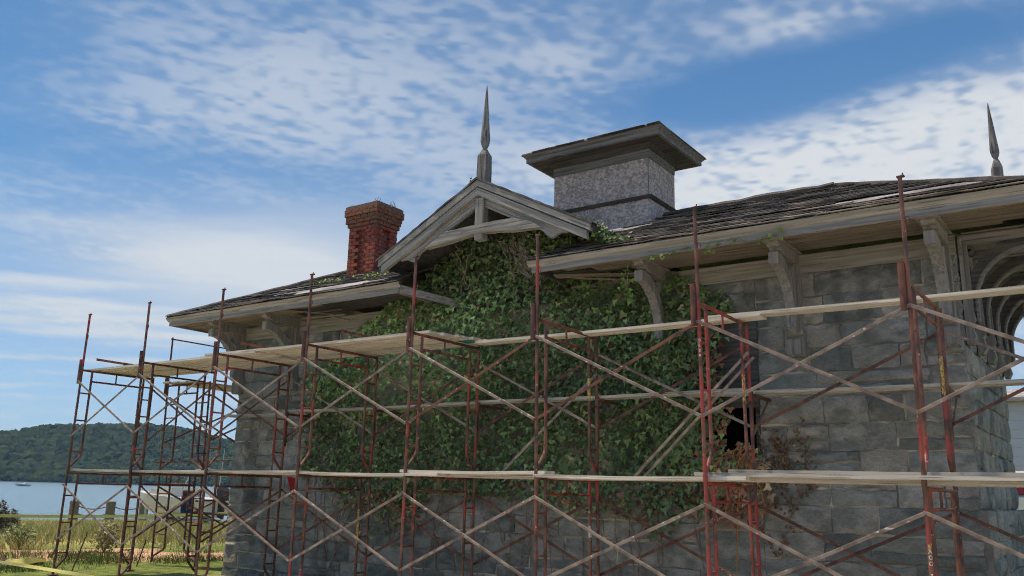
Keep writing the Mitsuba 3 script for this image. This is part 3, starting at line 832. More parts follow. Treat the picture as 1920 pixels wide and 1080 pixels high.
def ringed(z0, z1, o0, o1, c=0.0):
    """a four-sided skirt round the cupola from outset o0 at z0 to outset o1 at z1"""
    a = [(CX0 - o0, CY0 - o0, z0), (CX1 + o0, CY0 - o0, z0), (CX1 + o0, CY1 + o0, z0), (CX0 - o0, CY1 + o0, z0)]
    b = [(CX0 - o1, CY0 - o1, z1), (CX1 + o1, CY0 - o1, z1), (CX1 + o1, CY1 + o1, z1), (CX0 - o1, CY1 + o1, z1)]
    return hull(a + b)


put(K + '__skirt', ringed(3.95, 4.66, 0.13, 0.025), 'strand_board')
put(K + '__base_moulding', ringed(4.66, 4.70, 0.05, 0.10), 'wood_dark')
put(K + '__base_moulding', ringed(4.70, 4.742, 0.085, 0.015), 'wood_dark')
put(K + '__frieze', ringed(5.40, 5.555, 0.012, 0.012), 'wood_slate_x')
put(K + '__bed_moulding', ringed(5.555, 5.62, 0.03, 0.10), 'wood_dark')
put(K + '__soffit', ringed(5.62, 5.64, 0.32, 0.32), 'wood_dark')
put(K + '__fascia', ringed(5.625, 5.70, 0.37, 0.37), 'wood_slate_x')
put(K + '__cornice', ringed(5.70, 5.755, 0.375, 0.425), 'wood_slate_x')
cr = ringed(5.757, 5.79, 0.44, 0.425)
put(K + '__roof', hull(list(cr[0]) + [(8.9, 4.15, 6.02), (9.98, 4.15, 6.02)]), 'shingle_black')
for i_ in range(14):
    x = rg.uniform(CX0 - 0.4, CX1 + 0.3); l = rg.uniform(0.2, 0.5)
    put(K + '__roof__shingle', wobble(cbox(x, min(x + l, CX1 + 0.43), CY0 - 0.46, CY0 - 0.2, 5.772, 5.79), 0.008, 6, i_), 'shingle_black')

# chimney -------------------------------------------------------------
CH = H + '__chimney'
HX0, HX1, HY0, HY1 = 3.98, 4.735, 3.0, 3.62
put(CH, box(HX0 + 0.085, HX1 - 0.085, HY0 + 0.085, HY1 - 0.085, 3.3, 5.30), 'brick_mortar')
BH = 0.072
rb_ = np.random.default_rng(4)
for row in range(24):
    z0 = 3.62 + row * (BH + 0.003)
    top = 23 - row
    out = {5: 0.03, 4: 0.06, 3: 0.06}.get(top, 0.085 if top < 3 else 0.0) if top < 6 else 0.0
    if top == 0:
        out = 0.065
    for face in ('front', 'right'):
        L0, L1 = (HX0 - out, HX1 + out) if face == 'front' else (HY0 - out, HY1 + out)
        x = L0 - (0.1 if row % 2 else 0.0)
        while x < L1 - 0.01:
            b0, b1 = max(x, L0), min(x + 0.2, L1)
            x += 0.205
            if b1 - b0 < 0.03:
                continue
            mid = (b0 + b1) / 2 - (L0 + L1) / 2
            rec = 0.075 if abs(mid) < 0.10 and 7 <= top <= 18 else 0.0
            if rec:
                w0 = (L0 + L1) / 2
                b0, b1 = max(b0, w0 - 0.105), min(b1, w0 + 0.105)
            elif 7 <= top <= 18:
                w0 = (L0 + L1) / 2
                if mid < 0: b1 = min(b1, w0 - 0.085)
                else: b0 = max(b0, w0 + 0.085)
            if b1 - b0 < 0.02:
                continue
            o = out + 0.004 * rb_.random()
            j = 0.003
            if face == 'front':
                m = cbox(b0 + j, b1 - j, HY0 - o + rec, HY0 - o + rec + 0.10, z0 + j, z0 + BH, 0.004)
            else:
                b0 = max(b0, HY0 - out + 0.098)
                if b1 - b0 < 0.02:
                    continue
                m = cbox(HX1 + o - rec - 0.10, HX1 + o - rec, b0 + j, b1 - j, z0 + j, z0 + BH, 0.004)
            put(CH + '__brick', wobble(m, 0.002, 9, row), 'brick_red' if rb_.random() < 0.6 else 'brick_brown')
put(CH + '__crown', box(HX0 - 0.07, HX1 + 0.07, HY0 - 0.07, HY1 + 0.06, 5.28, 5.405), 'brick_mortar')
for row in range(24):
    z0 = 3.62 + row * (BH + 0.003)
    top = 23 - row
    out = {5: 0.03, 4: 0.06, 3: 0.06}.get(top, 0.085 if top < 3 else 0.0) if top < 6 else 0.0
    put(CH + '__rear_course', merge([box(HX0 - out, HX0 + 0.09 - out, HY0 + 0.02, HY1 + out, z0 + 0.004, z0 + BH), box(HX0, HX1 - 0.12, HY1 - 0.09 + out, HY1 + out - 0.001, z0 + 0.004, z0 + BH)]), 'brick_brown')

# ------------------------------------------------------------------ ivy and other climbers
LEAF = np.array([[0, 0.0, 0.0], [-0.34, -0.12, 0.05], [-0.52, 0.24, 0.10], [-0.24, 0.42, 0.07], [0, 1.0, -0.05], [0.24, 0.42, 0.07], [0.52, 0.24, 0.10], [0.34, -0.12, 0.05], [0, 0.36, -0.03]])
LEAFF = np.array([[0, 1, 8], [1, 2, 8], [2, 3, 8], [3, 4, 8], [4, 5, 8], [5, 6, 8], [6, 7, 8], [7, 0, 8]])


def leaf_axes(rg, n, tipdown=1.0, face=(0.10, -0.74, 0.56), jit=0.30):
    """random leaf orientations: rows are (across, along the blade, outwards)"""
    w = np.asarray(face) + rg.normal(0, jit, (n, 3))
    w /= np.linalg.norm(w, axis=1, keepdims=True)
    t = np.array([0, -0.25, -1.0]) * tipdown + rg.normal(0, 0.45, (n, 3))
    t -= w * (t * w).sum(1, keepdims=True)
    t /= np.linalg.norm(t, axis=1, keepdims=True)
    return np.cross(t, w), t, w


def leaves(pos, size, rg, cols, **kw):
    a, t, w = leaf_axes(rg, len(pos), **kw)
    L = LEAF[None] * np.array([1, 1, 1.0]) * (1 + 0.2 * rg.normal(0, 1, (len(pos), 1, 3)).clip(-1, 1))
    v = pos[:, None] + size[:, None, None] * (L[..., :1] * a[:, None] + L[..., 1:2] * t[:, None] + L[..., 2:] * w[:, None])
    f = (LEAFF[None] + (np.arange(len(pos)) * len(LEAF))[:, None, None]).reshape(-1, 3)
    return (v.reshape(-1, 3), f), np.repeat(cols, len(LEAF), 0)


GREENS = np.array([[0.080, 0.132, 0.046], [0.120, 0.188, 0.068], [0.170, 0.235, 0.098], [0.100, 0.156, 0.066], [0.22, 0.26, 0.105]])
BROWNS = np.array([[0.19, 0.115, 0.065], [0.12, 0.075, 0.045], [0.27, 0.19, 0.11], [0.18, 0.085, 0.055]])


def leaf_colours(rg, n, dry):
    c = GREENS[rg.choice(5, n, p=[0.30, 0.32, 0.16, 0.16, 0.06])] * rg.uniform(0.55, 1.55, (n, 1))
    d = rg.random(n) < dry
    c[d] = BROWNS[rg.choice(4, d.sum())] * rg.uniform(0.7, 1.25, (d.sum(), 1))
    return c


def ivy_depth(x, z):
    q = np.stack([x * 0.9, z * 0.9, 0 * x + 0.7], -1)
    return 0.05 + 0.30 * np.clip(meshkit.fbm(q, 3, 21) - 0.28, 0, 1) + 0.07 * meshkit.noise(q * 5, 4)


ri = np.random.default_rng(9)
ivy = thing('climbing_ivy', 'dense green ivy covering the gable wall from ground to collar beam behind the scaffolding', 'ivy')
M = 36000
px = ri.uniform(3.7, 13.0, M); pz = ri.uniform(-1.15, 3.95, M)
jx = px + 0.30 * (meshkit.fbm(np.stack([px * 1.6, pz * 1.6, 0 * px], -1), 3, 5) - 0.5) * 2
jz = pz + 0.42 * (meshkit.fbm(np.stack([px * 1.6, pz * 1.6, 0 * px + 9], -1), 3, 6) - 0.5) * 2
import shapely
ok = shapely.contains_xy(IVY, jx, jz)
dens = 0.66 + 0.30 * (pz > 2.7) + 0.9 * (meshkit.fbm(np.stack([px * 1.1, pz * 1.1, 0 * px + 4], -1), 3, 12) - 0.35)
dens -= 0.55 * np.exp(-((px - 6.0) / 0.5) ** 2 - ((pz - 1.55) / 0.22) ** 2)
dens -= 0.55 * smoothstep_np(-0.15, -0.75, pz) + 0.25 * smoothstep_np(11.5, 12.3, px) * smoothstep_np(2.0, 1.0, pz) * (pz > 0.9) + 0.35 * np.exp(-((px - 10.0) / 0.25) ** 2) * (pz < 0.7)
ok &= ri.random(M) < dens
ok &= pz < GA_ - gs * np.abs(px - GC) - 0.22
ok &= ~((px > WIN[0] + 0.56) & (px < WIN[1] - 0.03) & (pz > WIN[2] + 0.16) & (pz < 1.05) & (ri.random(M) < 0.97))
ok &= ~((px > WIN[0] + 0.42) & (px < WIN[1] + 0.05) & (pz >= 1.0) & (pz < 2.15) & (ri.random(M) < 0.93))
px, pz = px[ok], pz[ok]
dry = 0.03 + 0.55 * smoothstep_np(0.3, -0.5, pz) * meshkit.fbm(np.stack([px * 1.3, pz * 1.3, 0 * px + 2], -1), 2, 30) + 0.70 * smoothstep_np(11.5, 12.2, px) * smoothstep_np(2.4, 1.6, pz)
size = ri.uniform(0.052, 0.096, len(px)) * (1 + 0.25 * smoothstep_np(9.8, 11.5, px))
fac = ri.random(len(px)) ** 0.6
bulk = 1.35 * ivy_depth(px, pz)
py = YF - 0.04 - bulk * fac
pos = np.stack([px, py, pz + 0.03], 1)
m, c = leaves(pos, size, ri, leaf_colours(ri, len(px), dry) * (1.12 + 1.0 * smoothstep_np(0.36, 0.62, meshkit.fbm(np.stack([px * 0.55, pz * 0.55, 0 * px + 3], -1), 2, 44)))[:, None], jit=0.42)
note(put(ivy + '__foliage', m, 'leaf', False, color=c), kind='stuff')
# the largest leaves, one by one
protos = []
for k_ in range(6):
    v = LEAF * (1 + 0.15 * ri.normal(0, 1, LEAF.shape))
    protos.append(mikit.ply((v, LEAFF), 'leaf', False, color=np.repeat(GREENS[[1, 2, 4, 0, 3, 2]][k_:k_ + 1] * 1.1, len(LEAF), 0)))
nb = 0
while nb < 240:
    x, z = ri.uniform(7.2, 12.2), ri.uniform(0.3, 3.6)
    if not IVY.buffer(-0.12).contains(Point(x, z)) or z > GA_ - gs * abs(x - GC) - 0.35 or (x > WIN[0] and z < 2.2):
        continue
    a, t, w_ = leaf_axes(ri, 1)
    s_ = ri.uniform(0.10, 0.135)
    y = YF - 0.05 - ivy_depth(np.array([x]), np.array([z]))[0] - 0.02
    put(ivy + '__leaf', {**protos[nb % 6], 'to_world': mat4(a[0] * s_, t[0] * s_, w_[0] * s_, (x, y, z))}, None)
    nb += 1


def vine_path(p, q_, sag, n, rg, amp=0.06):
    t = np.linspace(0, 1, n)[:, None]
    p, q_ = np.asarray(p, float), np.asarray(q_, float)
    s = p + (q_ - p) * t
    s[:, 2] += sag * 4 * (t * (1 - t))[:, 0]
    return s + amp * (meshkit.fbm(np.stack([np.arange(n) * 0.45 + 50 * rg.random() + 13 * k for k in range(3)], -1)[:, None] * np.ones(3) + np.arange(3)[:, None] * 7.7, 3, 2) - 0.5) * 2


for k_ in range(26):
    x = ri.uniform(4.5, 12.4); z = ri.uniform(-0.9, 0.4)
    put(ivy + '__stem', tube(vine_path((x, YF - 0.05, -1.9), (x + ri.uniform(-0.8, 0.8), YF - 0.07, z + ri.uniform(0.3, 1.2)), 0, 14, ri, 0.12), 0.009, 5), 'twig')

dv = thing('bare_vine', 'tangle of leafless pale vine stems hanging below the right half of the collar beam', 'vine')
for k_ in range(20):
    a = (ri.uniform(8.7, 9.2) if k_ < 18 else ri.uniform(7.8, 8.5), ri.uniform(1.55, 2.0), ri.uniform(3.55, 3.85))
    b = (ri.uniform(9.1, 9.75), ri.uniform(1.35, 1.9), ri.uniform(2.85, 3.4)) if k_ < 18 else (ri.uniform(7.6, 8.3), ri.uniform(1.9, 2.05), ri.uniform(2.2, 3.1))
    put(dv + '__stem', tube(vine_path(a, b, -ri.uniform(-0.05, 0.15), 16, ri, 0.13), ri.uniform(0.004, 0.008), 5), 'twig')

rc = thing('withered_creeper', 'brown withered creeper on the bare stones right of the dark window opening', 'creeper')
lx, lp = [], []
for k_ in range(12):
    x = ri.uniform(12.72, 13.25); z = ri.uniform(-0.25, 0.25) if k_ < 10 else -0.8
    pth = vine_path((x, YF - 0.05, z), (x + ri.uniform(-0.35, 0.3), YF - 0.05, z + ri.uniform(0.35, 0.95)), 0, 10, ri, 0.10)
    pth[:, 1] = YF - 0.06
    put(rc + '__stem', tube(pth, 0.006, 5), 'twig')
    lp.append(np.repeat(pth, 5, 0) + ri.normal(0, 0.03, (50, 3)) * [1, 0.4, 1])
lp = np.vstack(lp)
m, c = leaves(lp, ri.uniform(0.025, 0.055, len(lp)), ri, leaf_colours(ri, len(lp), 0.92))
note(put(rc + '__foliage', m, 'leaf', False, color=c), kind='stuff')


def sprig(name, label, cat, pts, n, size, spread, up=-1.0, dry=0.0, col=None):
    t = thing(name, label, cat)
    pts = np.asarray(pts, float)
    put(t + '__stem', tube(pts, 0.004, 4), 'twig')
    u = ri.random(n) * (len(pts) - 1)
    i = u.astype(int).clip(0, len(pts) - 2)
    p = pts[i] + (pts[i + 1] - pts[i]) * (u - i)[:, None] + ri.normal(0, 1, (n, 3)) * spread
    cc = leaf_colours(ri, n, dry) if col is None else np.asarray(col) * ri.uniform(0.7, 1.3, (n, 1))
    m, c = leaves(p, ri.uniform(0.6, 1.2, n) * size, ri, cc, tipdown=-up if up < 0 else -1.0, jit=0.6)
    note(put(t + '__foliage', m, 'leaf', False, color=c), kind='stuff')


LIME = (0.16, 0.23, 0.05)
xs = np.linspace(11.5, 13.4, 16)
sprig('eave_vine', 'thin bright green vine trailing along the lower edge of the right fascia', 'vine', [(x, EY + 0.0, 2.93 + 0.02 * math.sin(9 * x) + 0.02 * (x - 11.5)) for x in xs], 70, 0.055, 0.02, col=LIME)
sprig('hanging_sprig', 'single yellow green sprig dangling free below the right eave in front of the ivy', 'vine', [(11.13, 1.45, 2.97), (11.15, 1.45, 2.8), (11.12, 1.46, 2.6), (11.14, 1.47, 2.42)], 34, 0.075, (0.06, 0.05, 0.06), col=LIME)
sprig('roof_creeper', 'green creeper spilling off the right foot of the gable onto the main roof', 'creeper', [(10.45, 1.5, 3.62), (10.6, 1.5, 3.50), (10.75, 1.45, 3.36), (11.1, 1.45, 3.28)], 230, 0.06, (0.10, 0.08, 0.035), up=1.0, col=(0.09, 0.15, 0.045))
sprig('roof_weed', 'low yellow green weed growing on the left roof slope near the chimney foot', 'weed', [(3.75, 2.45, 3.72), (4.0, 2.45, 3.73), (4.35, 2.45, 3.72)], 120, 0.05, (0.10, 0.05, 0.025), up=1.0, col=LIME)
sprig('roof_weed', 'low yellow green weed on the left roof slope between chimney and gable', 'weed', [(5.45, 2.1, 3.57), (5.65, 2.1, 3.58), (5.95, 2.1, 3.57)], 120, 0.05, (0.10, 0.05, 0.025), up=1.0, col=LIME)
sprig('ridge_weed', 'tiny green weed at the foot of the left finial on the gable peak', 'weed', [(8.42, EY + 0.05, 4.5), (8.45, EY + 0.05, 4.56), (8.5, EY + 0.05, 4.6)], 26, 0.035, 0.03, up=1.0, col=(0.12, 0.16, 0.05))
for lab, x, y, s_ in (('sprouting green weed on the left edge of the chimney top', 4.0, 3.0, 0.10), ('tall thin green weeds on the middle of the chimney top', 4.72, 3.0, 0.13), ('tall thin green weeds on the right edge of the chimney top', 4.78, 3.35, 0.15)):
    t = thing('chimney_weed', lab, 'weed')
    wm_ = merge([tube([(x + ri.normal(0, 0.05), y + ri.normal(0, 0.03), 5.39), (x + ri.normal(0, 0.06), y, 5.40 + s_ * ri.uniform(0.5, 1))], [0.005, 0.002], 4) for _ in range(7)]
                + [leaves(np.array([[x, y, 5.40]]) + ri.normal(0, 1, (14, 3)) * [0.06, 0.03, 0.03], np.full(14, 0.03), ri, np.ones((14, 3)), tipdown=-1)[0]])
    scene[t] = mikit.ply(wm_, 'leaf', False, color=np.tile([0.07, 0.12, 0.035], (len(wm_[0]), 1)))

# ------------------------------------------------------------------ scaffolding
SP, FW, FH = 2.134, 1.526, 1.95
ADJ = [[0.029, -0.005, -0.013, 0.003, 0.003, 0.0], [0.007, -0.017, 0.001, -0.004, -0.007, 0.0], [0.02, -0.021, 0.006, -0.002, -0.005, 0.009], [0.027, 0.01, 0.009, -0.002, -0.005, -0.002],
       [-0.009, 0.05, 0.02, -0.002, -0.002, -0.006], [-0.039, 0.056, 0.023, -0.014, -0.002, -0.02], [0.022, -0.022, -0.007, -0.015, -0.007, -0.016], [-0.014, 0.11, -0.021, 0.003, -0.014, 0.014], [0, 0.05, 0, 0, 0, 0]]
LOW = 0.94                                              # the lower lift is a little shorter above the soft ground


def at(i, dy, h):
    """a point of the front run: upright i, dy metres towards the wall, h metres above the lower boards"""
    x, y, z, lx, ly, th = ADJ[i]
    if h < 0:
        h *= LOW
    return np.array([i * SP + x + lx * h + dy * math.sin(th), y + ly * h + dy * math.cos(th), z + h])


r_ = 0.0215


def frame_parts(inner=0.21, rungs=(0.40, 0.98, 1.50), span=FW):
    P = {}
    ring = lambda pts, r=r_, n=9: mikit.ply(tube(pts, r, n), None, 35)
    P['post'] = [ring([(0, 0, 0.0), (0, 0, FH + 0.02)]), ring([(0, span, 0.0), (0, span, FH + 0.02)])]
    leg = lambda s, o: [(0, o + s * inner, FH - 0.02), (0, o + s * inner, 1.0), (0, o + s * inner, 0.36), (0, o + s * (inner - 0.02), 0.30), (0, o + s * 0.055, 0.14), (0, o + s * 0.02, 0.11)]
    P['inner_leg'] = [ring(leg(1, 0)), ring(leg(-1, span))]
    P['header_bar'] = [ring([(0, 0.015, FH - 0.01), (0, span - 0.015, FH - 0.01)])]
    P['lower_bar'] = [ring([(0, inner, FH - 0.21), (0, span - inner, FH - 0.21)], 0.018)]
    P['strut'] = [ring([(0, span * 0.47, FH - 0.20), (0, span * 0.47, FH - 0.02)], 0.014)]
    P['coupling_collar'] = [ring([(0, a, 0.0), (0, a, 0.085)], 0.0265) for a in (0.0, span)]
    P['rung'] = [ring([(0, a, h), (0, a + inner, h)], 0.014) for h in rungs for a in (0.0, span - inner)]
    return P


FP = frame_parts()
BASE = mikit.ply(merge([box(-0.075, 0.075, -0.075, 0.075, -0.02, -0.005), tube([(0, 0, -0.006), (0, 0, 0.10)], 0.017, 8)]), None)
MATS = {0: ('metal_rust', 'metal_rust'), 1: ('metal_rust', 'metal_rust'), 2: ('metal_worn_red', 'metal_rust'), 3: ('metal_worn_red', 'metal_worn_red'), 4: ('metal_worn_red', 'metal_worn_red'),
        5: ('metal_worn_red', 'metal_worn_red'), 6: ('metal_red', 'metal_red'), 7: ('metal_worn_red', 'metal_worn_red'), 8: ('metal_red', 'metal_rust')}
ORD = ['first', 'second', 'third', 'fourth', 'fifth', 'sixth', 'seventh', 'eighth', 'ninth']
HUE = {'metal_rust': 'dark rust brown', 'metal_worn_red': 'rusty brown and red', 'metal_red': 'bright red'}


def frame_at(label, group, M4, bsdf, parts, base=False):
    k = thing('scaffold_trestle', label, 'scaffold frame', group)
    for nm, ds in parts.items():
        for d in ds:
            put(f'{k}__{nm}', {**d, 'to_world': M4}, bsdf)
    if base:
        for dy in (0.0, FW):
            put(f'{k}__base_plate', {**BASE, 'to_world': T4(np.array(M4.matrix) @ np.array([[1, 0, 0, 0], [0, 1, 0, dy], [0, 0, 1, 0], [0, 0, 0, 1.0]]))}, bsdf)
    return k


frames = {}
for i in range(9):
    x, y, z, lx, ly, th = ADJ[i]
    for tier in (0, 1):                                  # 0 upper, 1 lower
        s_ = 1.0 if tier == 0 else LOW
        o = at(i, 0, 0.0 if tier == 0 else -FH)
        M4 = mat4((math.cos(th), -math.sin(th), 0), (math.sin(th), math.cos(th), 0), (lx * s_, ly * s_, s_), o)
        b = MATS[i][tier]
        frames[i, tier] = frame_at(f"{HUE[b]} steel scaffold frame, {ORD[i]} upright from the left, {('upper', 'lower')[tier]} lift",
                                   'frames of the front scaffold', M4, b, FP, tier == 1)
GP = {'post': tube([(0, 0, FH - 0.1), (0, 0, FH + 1.085)], 0.021, 10), 'sleeve': tube([(-0.052, -0.012, FH - 0.27), (-0.052, -0.012, FH + 0.20)], 0.034, 10),
      'top_clip': merge([bar((-0.03, 0, FH + 1.085), (0.045, 0, FH + 1.09), 0.045, 0.02), bar((0.02, 0, FH + 1.09), (0.03, 0, FH + 1.125), 0.012, 0.012)]),
      'lock': tube([(0.02, 0, FH + 0.62), (0.05, -0.01, FH + 0.60), (0.065, -0.01, FH + 0.635), (0.05, 0, FH + 0.67), (0.02, 0, FH + 0.66)], 0.007, 6)}
GP = {k_: mikit.ply(m_, None, 35) for k_, m_ in GP.items()}
for i in range(8):
    x, y, z, lx, ly, th = ADJ[i]
    k = thing('guard_post', f'rusty guard rail post standing free above the {ORD[i]} scaffold upright from the left', 'guard post', 'guard rail posts')
    for nm, d in GP.items():
        put(f'{k}__{nm}', {**d, 'to_world': mat4((1, 0, 0), (0, 1, 0), (lx, ly, 1), at(i, 0, 0))}, 'metal_worn_red' if nm == 'post' or i in (0, 5) else 'metal_rust')


def brace(label, a0, a1, b0, b1, bs, group):
    """a pair of bars pivoted where they cross: a0-b1 and a1-b0"""
    k = thing('cross_brace', label, 'cross brace', group)
    off = np.array([0, 0, 0.0])
    d = np.cross(b0 - a0, [0, 0, 1.0]); d /= np.linalg.norm(d)
    put(k + '__bar', bar(a0 + d * 0.012, b1 + d * 0.012, 0.012, 0.036, 0.003), bs[0])
    put(k + '__bar', bar(a1 - d * 0.012, b0 - d * 0.012, 0.012, 0.036, 0.003), bs[1])
    mid = (a0 + b1 + a1 + b0) / 4
    put(k + '__pivot', tube([mid - d * 0.03, mid + d * 0.03], 0.011, 7), bs[0])
    for p in (a0, a1, b0, b1):
        put(k + '__stud', tube([p - d * 0.03, p + d * 0.035], 0.010, 6), bs[1])


for i in range(8):
    for side, dy, nm in ((0, -0.035, 'front'), (1, FW + 0.035, 'wall side')):
        for tier, (hi, lo) in ((0, (1.72, 0.69)), (1, (-0.24, -1.29))):
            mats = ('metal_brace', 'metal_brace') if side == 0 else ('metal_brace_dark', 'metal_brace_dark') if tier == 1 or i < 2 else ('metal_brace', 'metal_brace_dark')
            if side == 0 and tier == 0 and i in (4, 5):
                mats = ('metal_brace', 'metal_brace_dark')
            brace(f"crossed braces, {nm} of {('upper', 'lower')[tier]} lift, between {ORD[i]} and {ORD[i + 1]} uprights from the left",
                  at(i, dy, hi), at(i, dy, lo), at(i + 1, dy, hi), at(i + 1, dy, lo), mats, 'cross braces of the front scaffold')

# side brackets on the wall side, and the boards
for i in range(2, 9):
    k = thing('side_bracket', f'triangular steel bracket on the wall side of the {ORD[i]} upright from the left', 'bracket', 'side brackets under the middle boards')
    a = at(i, FW, 1.08)
    put(k + '__arm', bar(a + [0, 0.02, 0], a + [0, 0.72, 0.0], 0.035, 0.04), 'metal_rust')
    put(k + '__strut', bar(a + [0.0, 0.02, -0.52], a + [0.0, 0.62, -0.03], 0.02, 0.03), 'metal_brace')
    put(k + '__hook', bar(a + [0, 0.035, -0.56], a + [0, 0.035, 0.05], 0.045, 0.02), 'metal_rust')


def plank(label, x0, x1, y, z, mat_, w=0.235, skew=0.0, seed=0, group='scaffold boards'):
    v, f = long_board(x0, x1, y, y + w, z, z + 0.038, 0.004, 0.25, 300 + seed)
    t = (v[:, 0] - x0) / (x1 - x0)
    v[:, 1] += skew * t
    v[:, 2] += 0.012 * np.sin(t * math.pi) * -1
    k = thing('scaffold_plank', label, 'scaffold plank', group)
    scene[k] = mikit.ply((v, f), mat_)
    return k


pn = 0
WHICH = ['nearest the viewer', 'second from the viewer', 'in the middle', 'second from the wall', 'nearest the wall']
for j in range(5):
    plank(f'pale upper deck plank, left run over the first two bays, {WHICH[j]}', -0.38 + 0.05 * R.random(), 4.75 + 0.25 * R.random(), 0.30 + j * 0.243, FH + 0.018, 'plank_new' if j != 2 else 'plank_old', skew=-0.05, seed=pn); pn += 1
    k = plank(f'pale upper deck plank, right run ending beside fifth upright, {WHICH[j]}', 4.35 - 0.9 * (j == 0) + 0.1 * R.random(), 8.56 + 0.06 * j + 0.06 * R.random(), 0.27 + j * 0.243, FH + 0.060, 'plank_new' if j != 3 else 'plank_old', skew=0.08, seed=pn); pn += 1
    if j == 3:
        v = box(8.50, 8.735, 1.082, 1.312, FH + 0.054, FH + 0.1005)
        put(k + '__painted_end', (v[0] + [0, 0.0, 0], v[1]), 'teal_paint')
for lab, x0, x1, y, z, mt in [
        ('long pale plank at the upper right, from the gable deck to beside the seventh upright', 8.76, 13.06, 1.16, FH + 0.016, 'plank_new'),
        ('long pale plank at the upper right, running out of the right edge of the picture', 12.36, 17.35, 1.20, FH + 0.056, 'plank_new'),
        ('grey middle board beside the stone wall at the far left', 2.35, 4.42, 1.66, 1.105, 'plank_old'),
        ('long grey middle board in front of the ivy on the left', 3.95, 8.50, 1.70, 1.145, 'plank_old'),
        ('long grey middle board in front of the ivy below the gable', 8.42, 12.66, 1.66, 1.105 + 0.04, 'plank_old'),
        ('short grey middle board lying across the dark window opening', 11.7, 13.2, 1.90, 1.145, 'plank_old'),
        ('long grey middle board in front of the bare stones on the right', 12.38, 17.3, 1.66, 1.105, 'plank_old'),
        ('lower board of the first two bays at the far left', 0.03, 4.20, 0.03, 0.0, 'plank_old'),
        ('weathered lower board between the third and fourth uprights from the left', 4.16, 6.40, 0.03, 0.014, 'plank_old'),
        ('pale lower board below the ivy left of the fifth upright', 6.43, 9.10, 0.03, 0.0, 'plank_new'),
        ('pale lower board overlapping its neighbour below the gable', 8.42, 10.75, 0.05, 0.040, 'plank_new'),
        ('long lower board below the dark window opening', 10.6, 13.25, 0.03, 0.0, 'plank_new'),
        ('uppermost weathered lower board starting at the seventh upright', 12.66, 17.3, 0.06, 0.040, 'plank_old'),
        ('weathered lower board laid behind and on top at the right end', 12.95, 17.3, 0.30, 0.080, 'plank_old')]:
    plank(lab, x0, x1, y, z + (0.022 if z < 0.2 else 0), mt, seed=pn, skew=0.02 * (R.random() - 0.5)); pn += 1
for j in range(1, 4):
    for x0, x1, nm in ((0.05, 4.3, 'left end'), (4.2, 8.6, 'middle left'), (8.5, 12.9, 'middle right'), (12.8, 17.3, 'right end')):
        plank(f'weathered lower walkway board, {nm} of the run, {ORD[j]} row back from the front', x0, x1, 0.03 + j * 0.25, 0.022 + 0.04 * (j % 2) * 0, 'plank_old', seed=pn); pn += 1

for lab, x in (('first', 0.30), ('third', 4.62), ('fourth', 7.02)):
    k = thing('loose_bar', f'loose rusty angle arm lying across the upper left deck near the {lab} upright', 'steel arm', 'loose steel arms on the upper deck')
    put(k + '__arm', merge([bar((x, 0.10, FH + 0.20), (x - 0.03, 1.55, FH + 0.185), 0.05, 0.006), bar((x + 0.022, 0.10, FH + 0.18), (x - 0.008, 1.55, FH + 0.165), 0.006, 0.045)]), 'metal_worn_red')
    put(k + '__hook', bar((x - 0.008, 0.70, FH + 0.185), (x - 0.008, 0.70, FH + 0.065), 0.02, 0.03), 'metal_rust')
    put(k + '__hook', bar((x - 0.015, 1.05, FH + 0.185), (x - 0.015, 1.05, FH + 0.065), 0.02, 0.03), 'metal_rust')
for lab, a, b in (('left', (12.86, 1.28, 1.56), (11.36, 1.20, 0.07)), ('right', (12.92, 1.30, 1.50), (11.47, 1.25, 0.07))):
    t = thing('loose_brace', f'loose steel bar leaning from seventh upright to the lower boards, {lab} one of two', 'steel bar', 'loose bars leaning on the lower boards')
    scene[t] = mikit.ply(bar(a, b, 0.014, 0.036, 0.003), 'metal_brace')
t = thing('loose_brace', 'single loose steel bar leaning from behind the sixth upright down to the lower boards', 'steel bar')
scene[t] = mikit.ply(bar((10.66, 1.46, 1.45), (9.26, 1.2, 0.08), 0.014, 0.036, 0.003), 'metal_brace')

# the scaffold along the left end of the house
TP = frame_parts(0.42, (0.32, 0.62, 0.92, 1.22, 1.52), FW)
for j, y in enumerate((2.60, 4.73)):
    for tier in (0, 1):
        z = 0.02 if tier == 0 else 0.02 - FH * LOW
        M4 = mat4((0, 1, 0), (1, 0, 0), (-0.035, 0, 1 if tier == 0 else LOW), (-1.0 if tier == 0 else -0.935, y, z))
        frame_at(f"dark ladder frame of the small left corner scaffold, {('near', 'far')[j]} one, {('upper', 'lower')[tier]} lift", 'frames of the small left scaffold', M4, 'metal_rust', TP)
for j, y in enumerate((2.60, 4.73)):
    k = thing('guard_post', f"thin dark guard rail post on the {('near', 'far')[j]} frame of the small left scaffold", 'guard post')
    put(k + '__post', tube([(-1.07, y, FH), (-1.10, y, FH + 1.12)], 0.02, 8), 'metal_rust')
    put(k + '__sleeve', tube([(-1.10, y - 0.03, FH - 0.2), (-1.11, y - 0.03, FH + 0.2)], 0.032, 8), 'metal_rust')
t = thing('guard_rail', 'thin rusty guard rail running back from the small left scaffold below the eave', 'rail')
scene[t] = mikit.ply(tube([(-1.09, 2.56, FH + 1.08), (-1.10, 4.76, FH + 1.08)], 0.016, 8), 'metal_rust')
for x in (-0.98, 0.55):
    for tier, (hi, lo) in ((0, (1.7, 0.7)), (1, (-0.25, -1.25))):
        y0, y1 = 2.60, 4.73
        brace(f"dark crossed braces, {'outer' if x < 0 else 'house'} side, {('upper', 'lower')[tier]} lift of the small left scaffold", np.array([x, y0, hi]), np.array([x, y0, lo]), np.array([x, y1, hi]), np.array([x, y1, lo]), ('metal_rust', 'metal_brace_dark'), None)
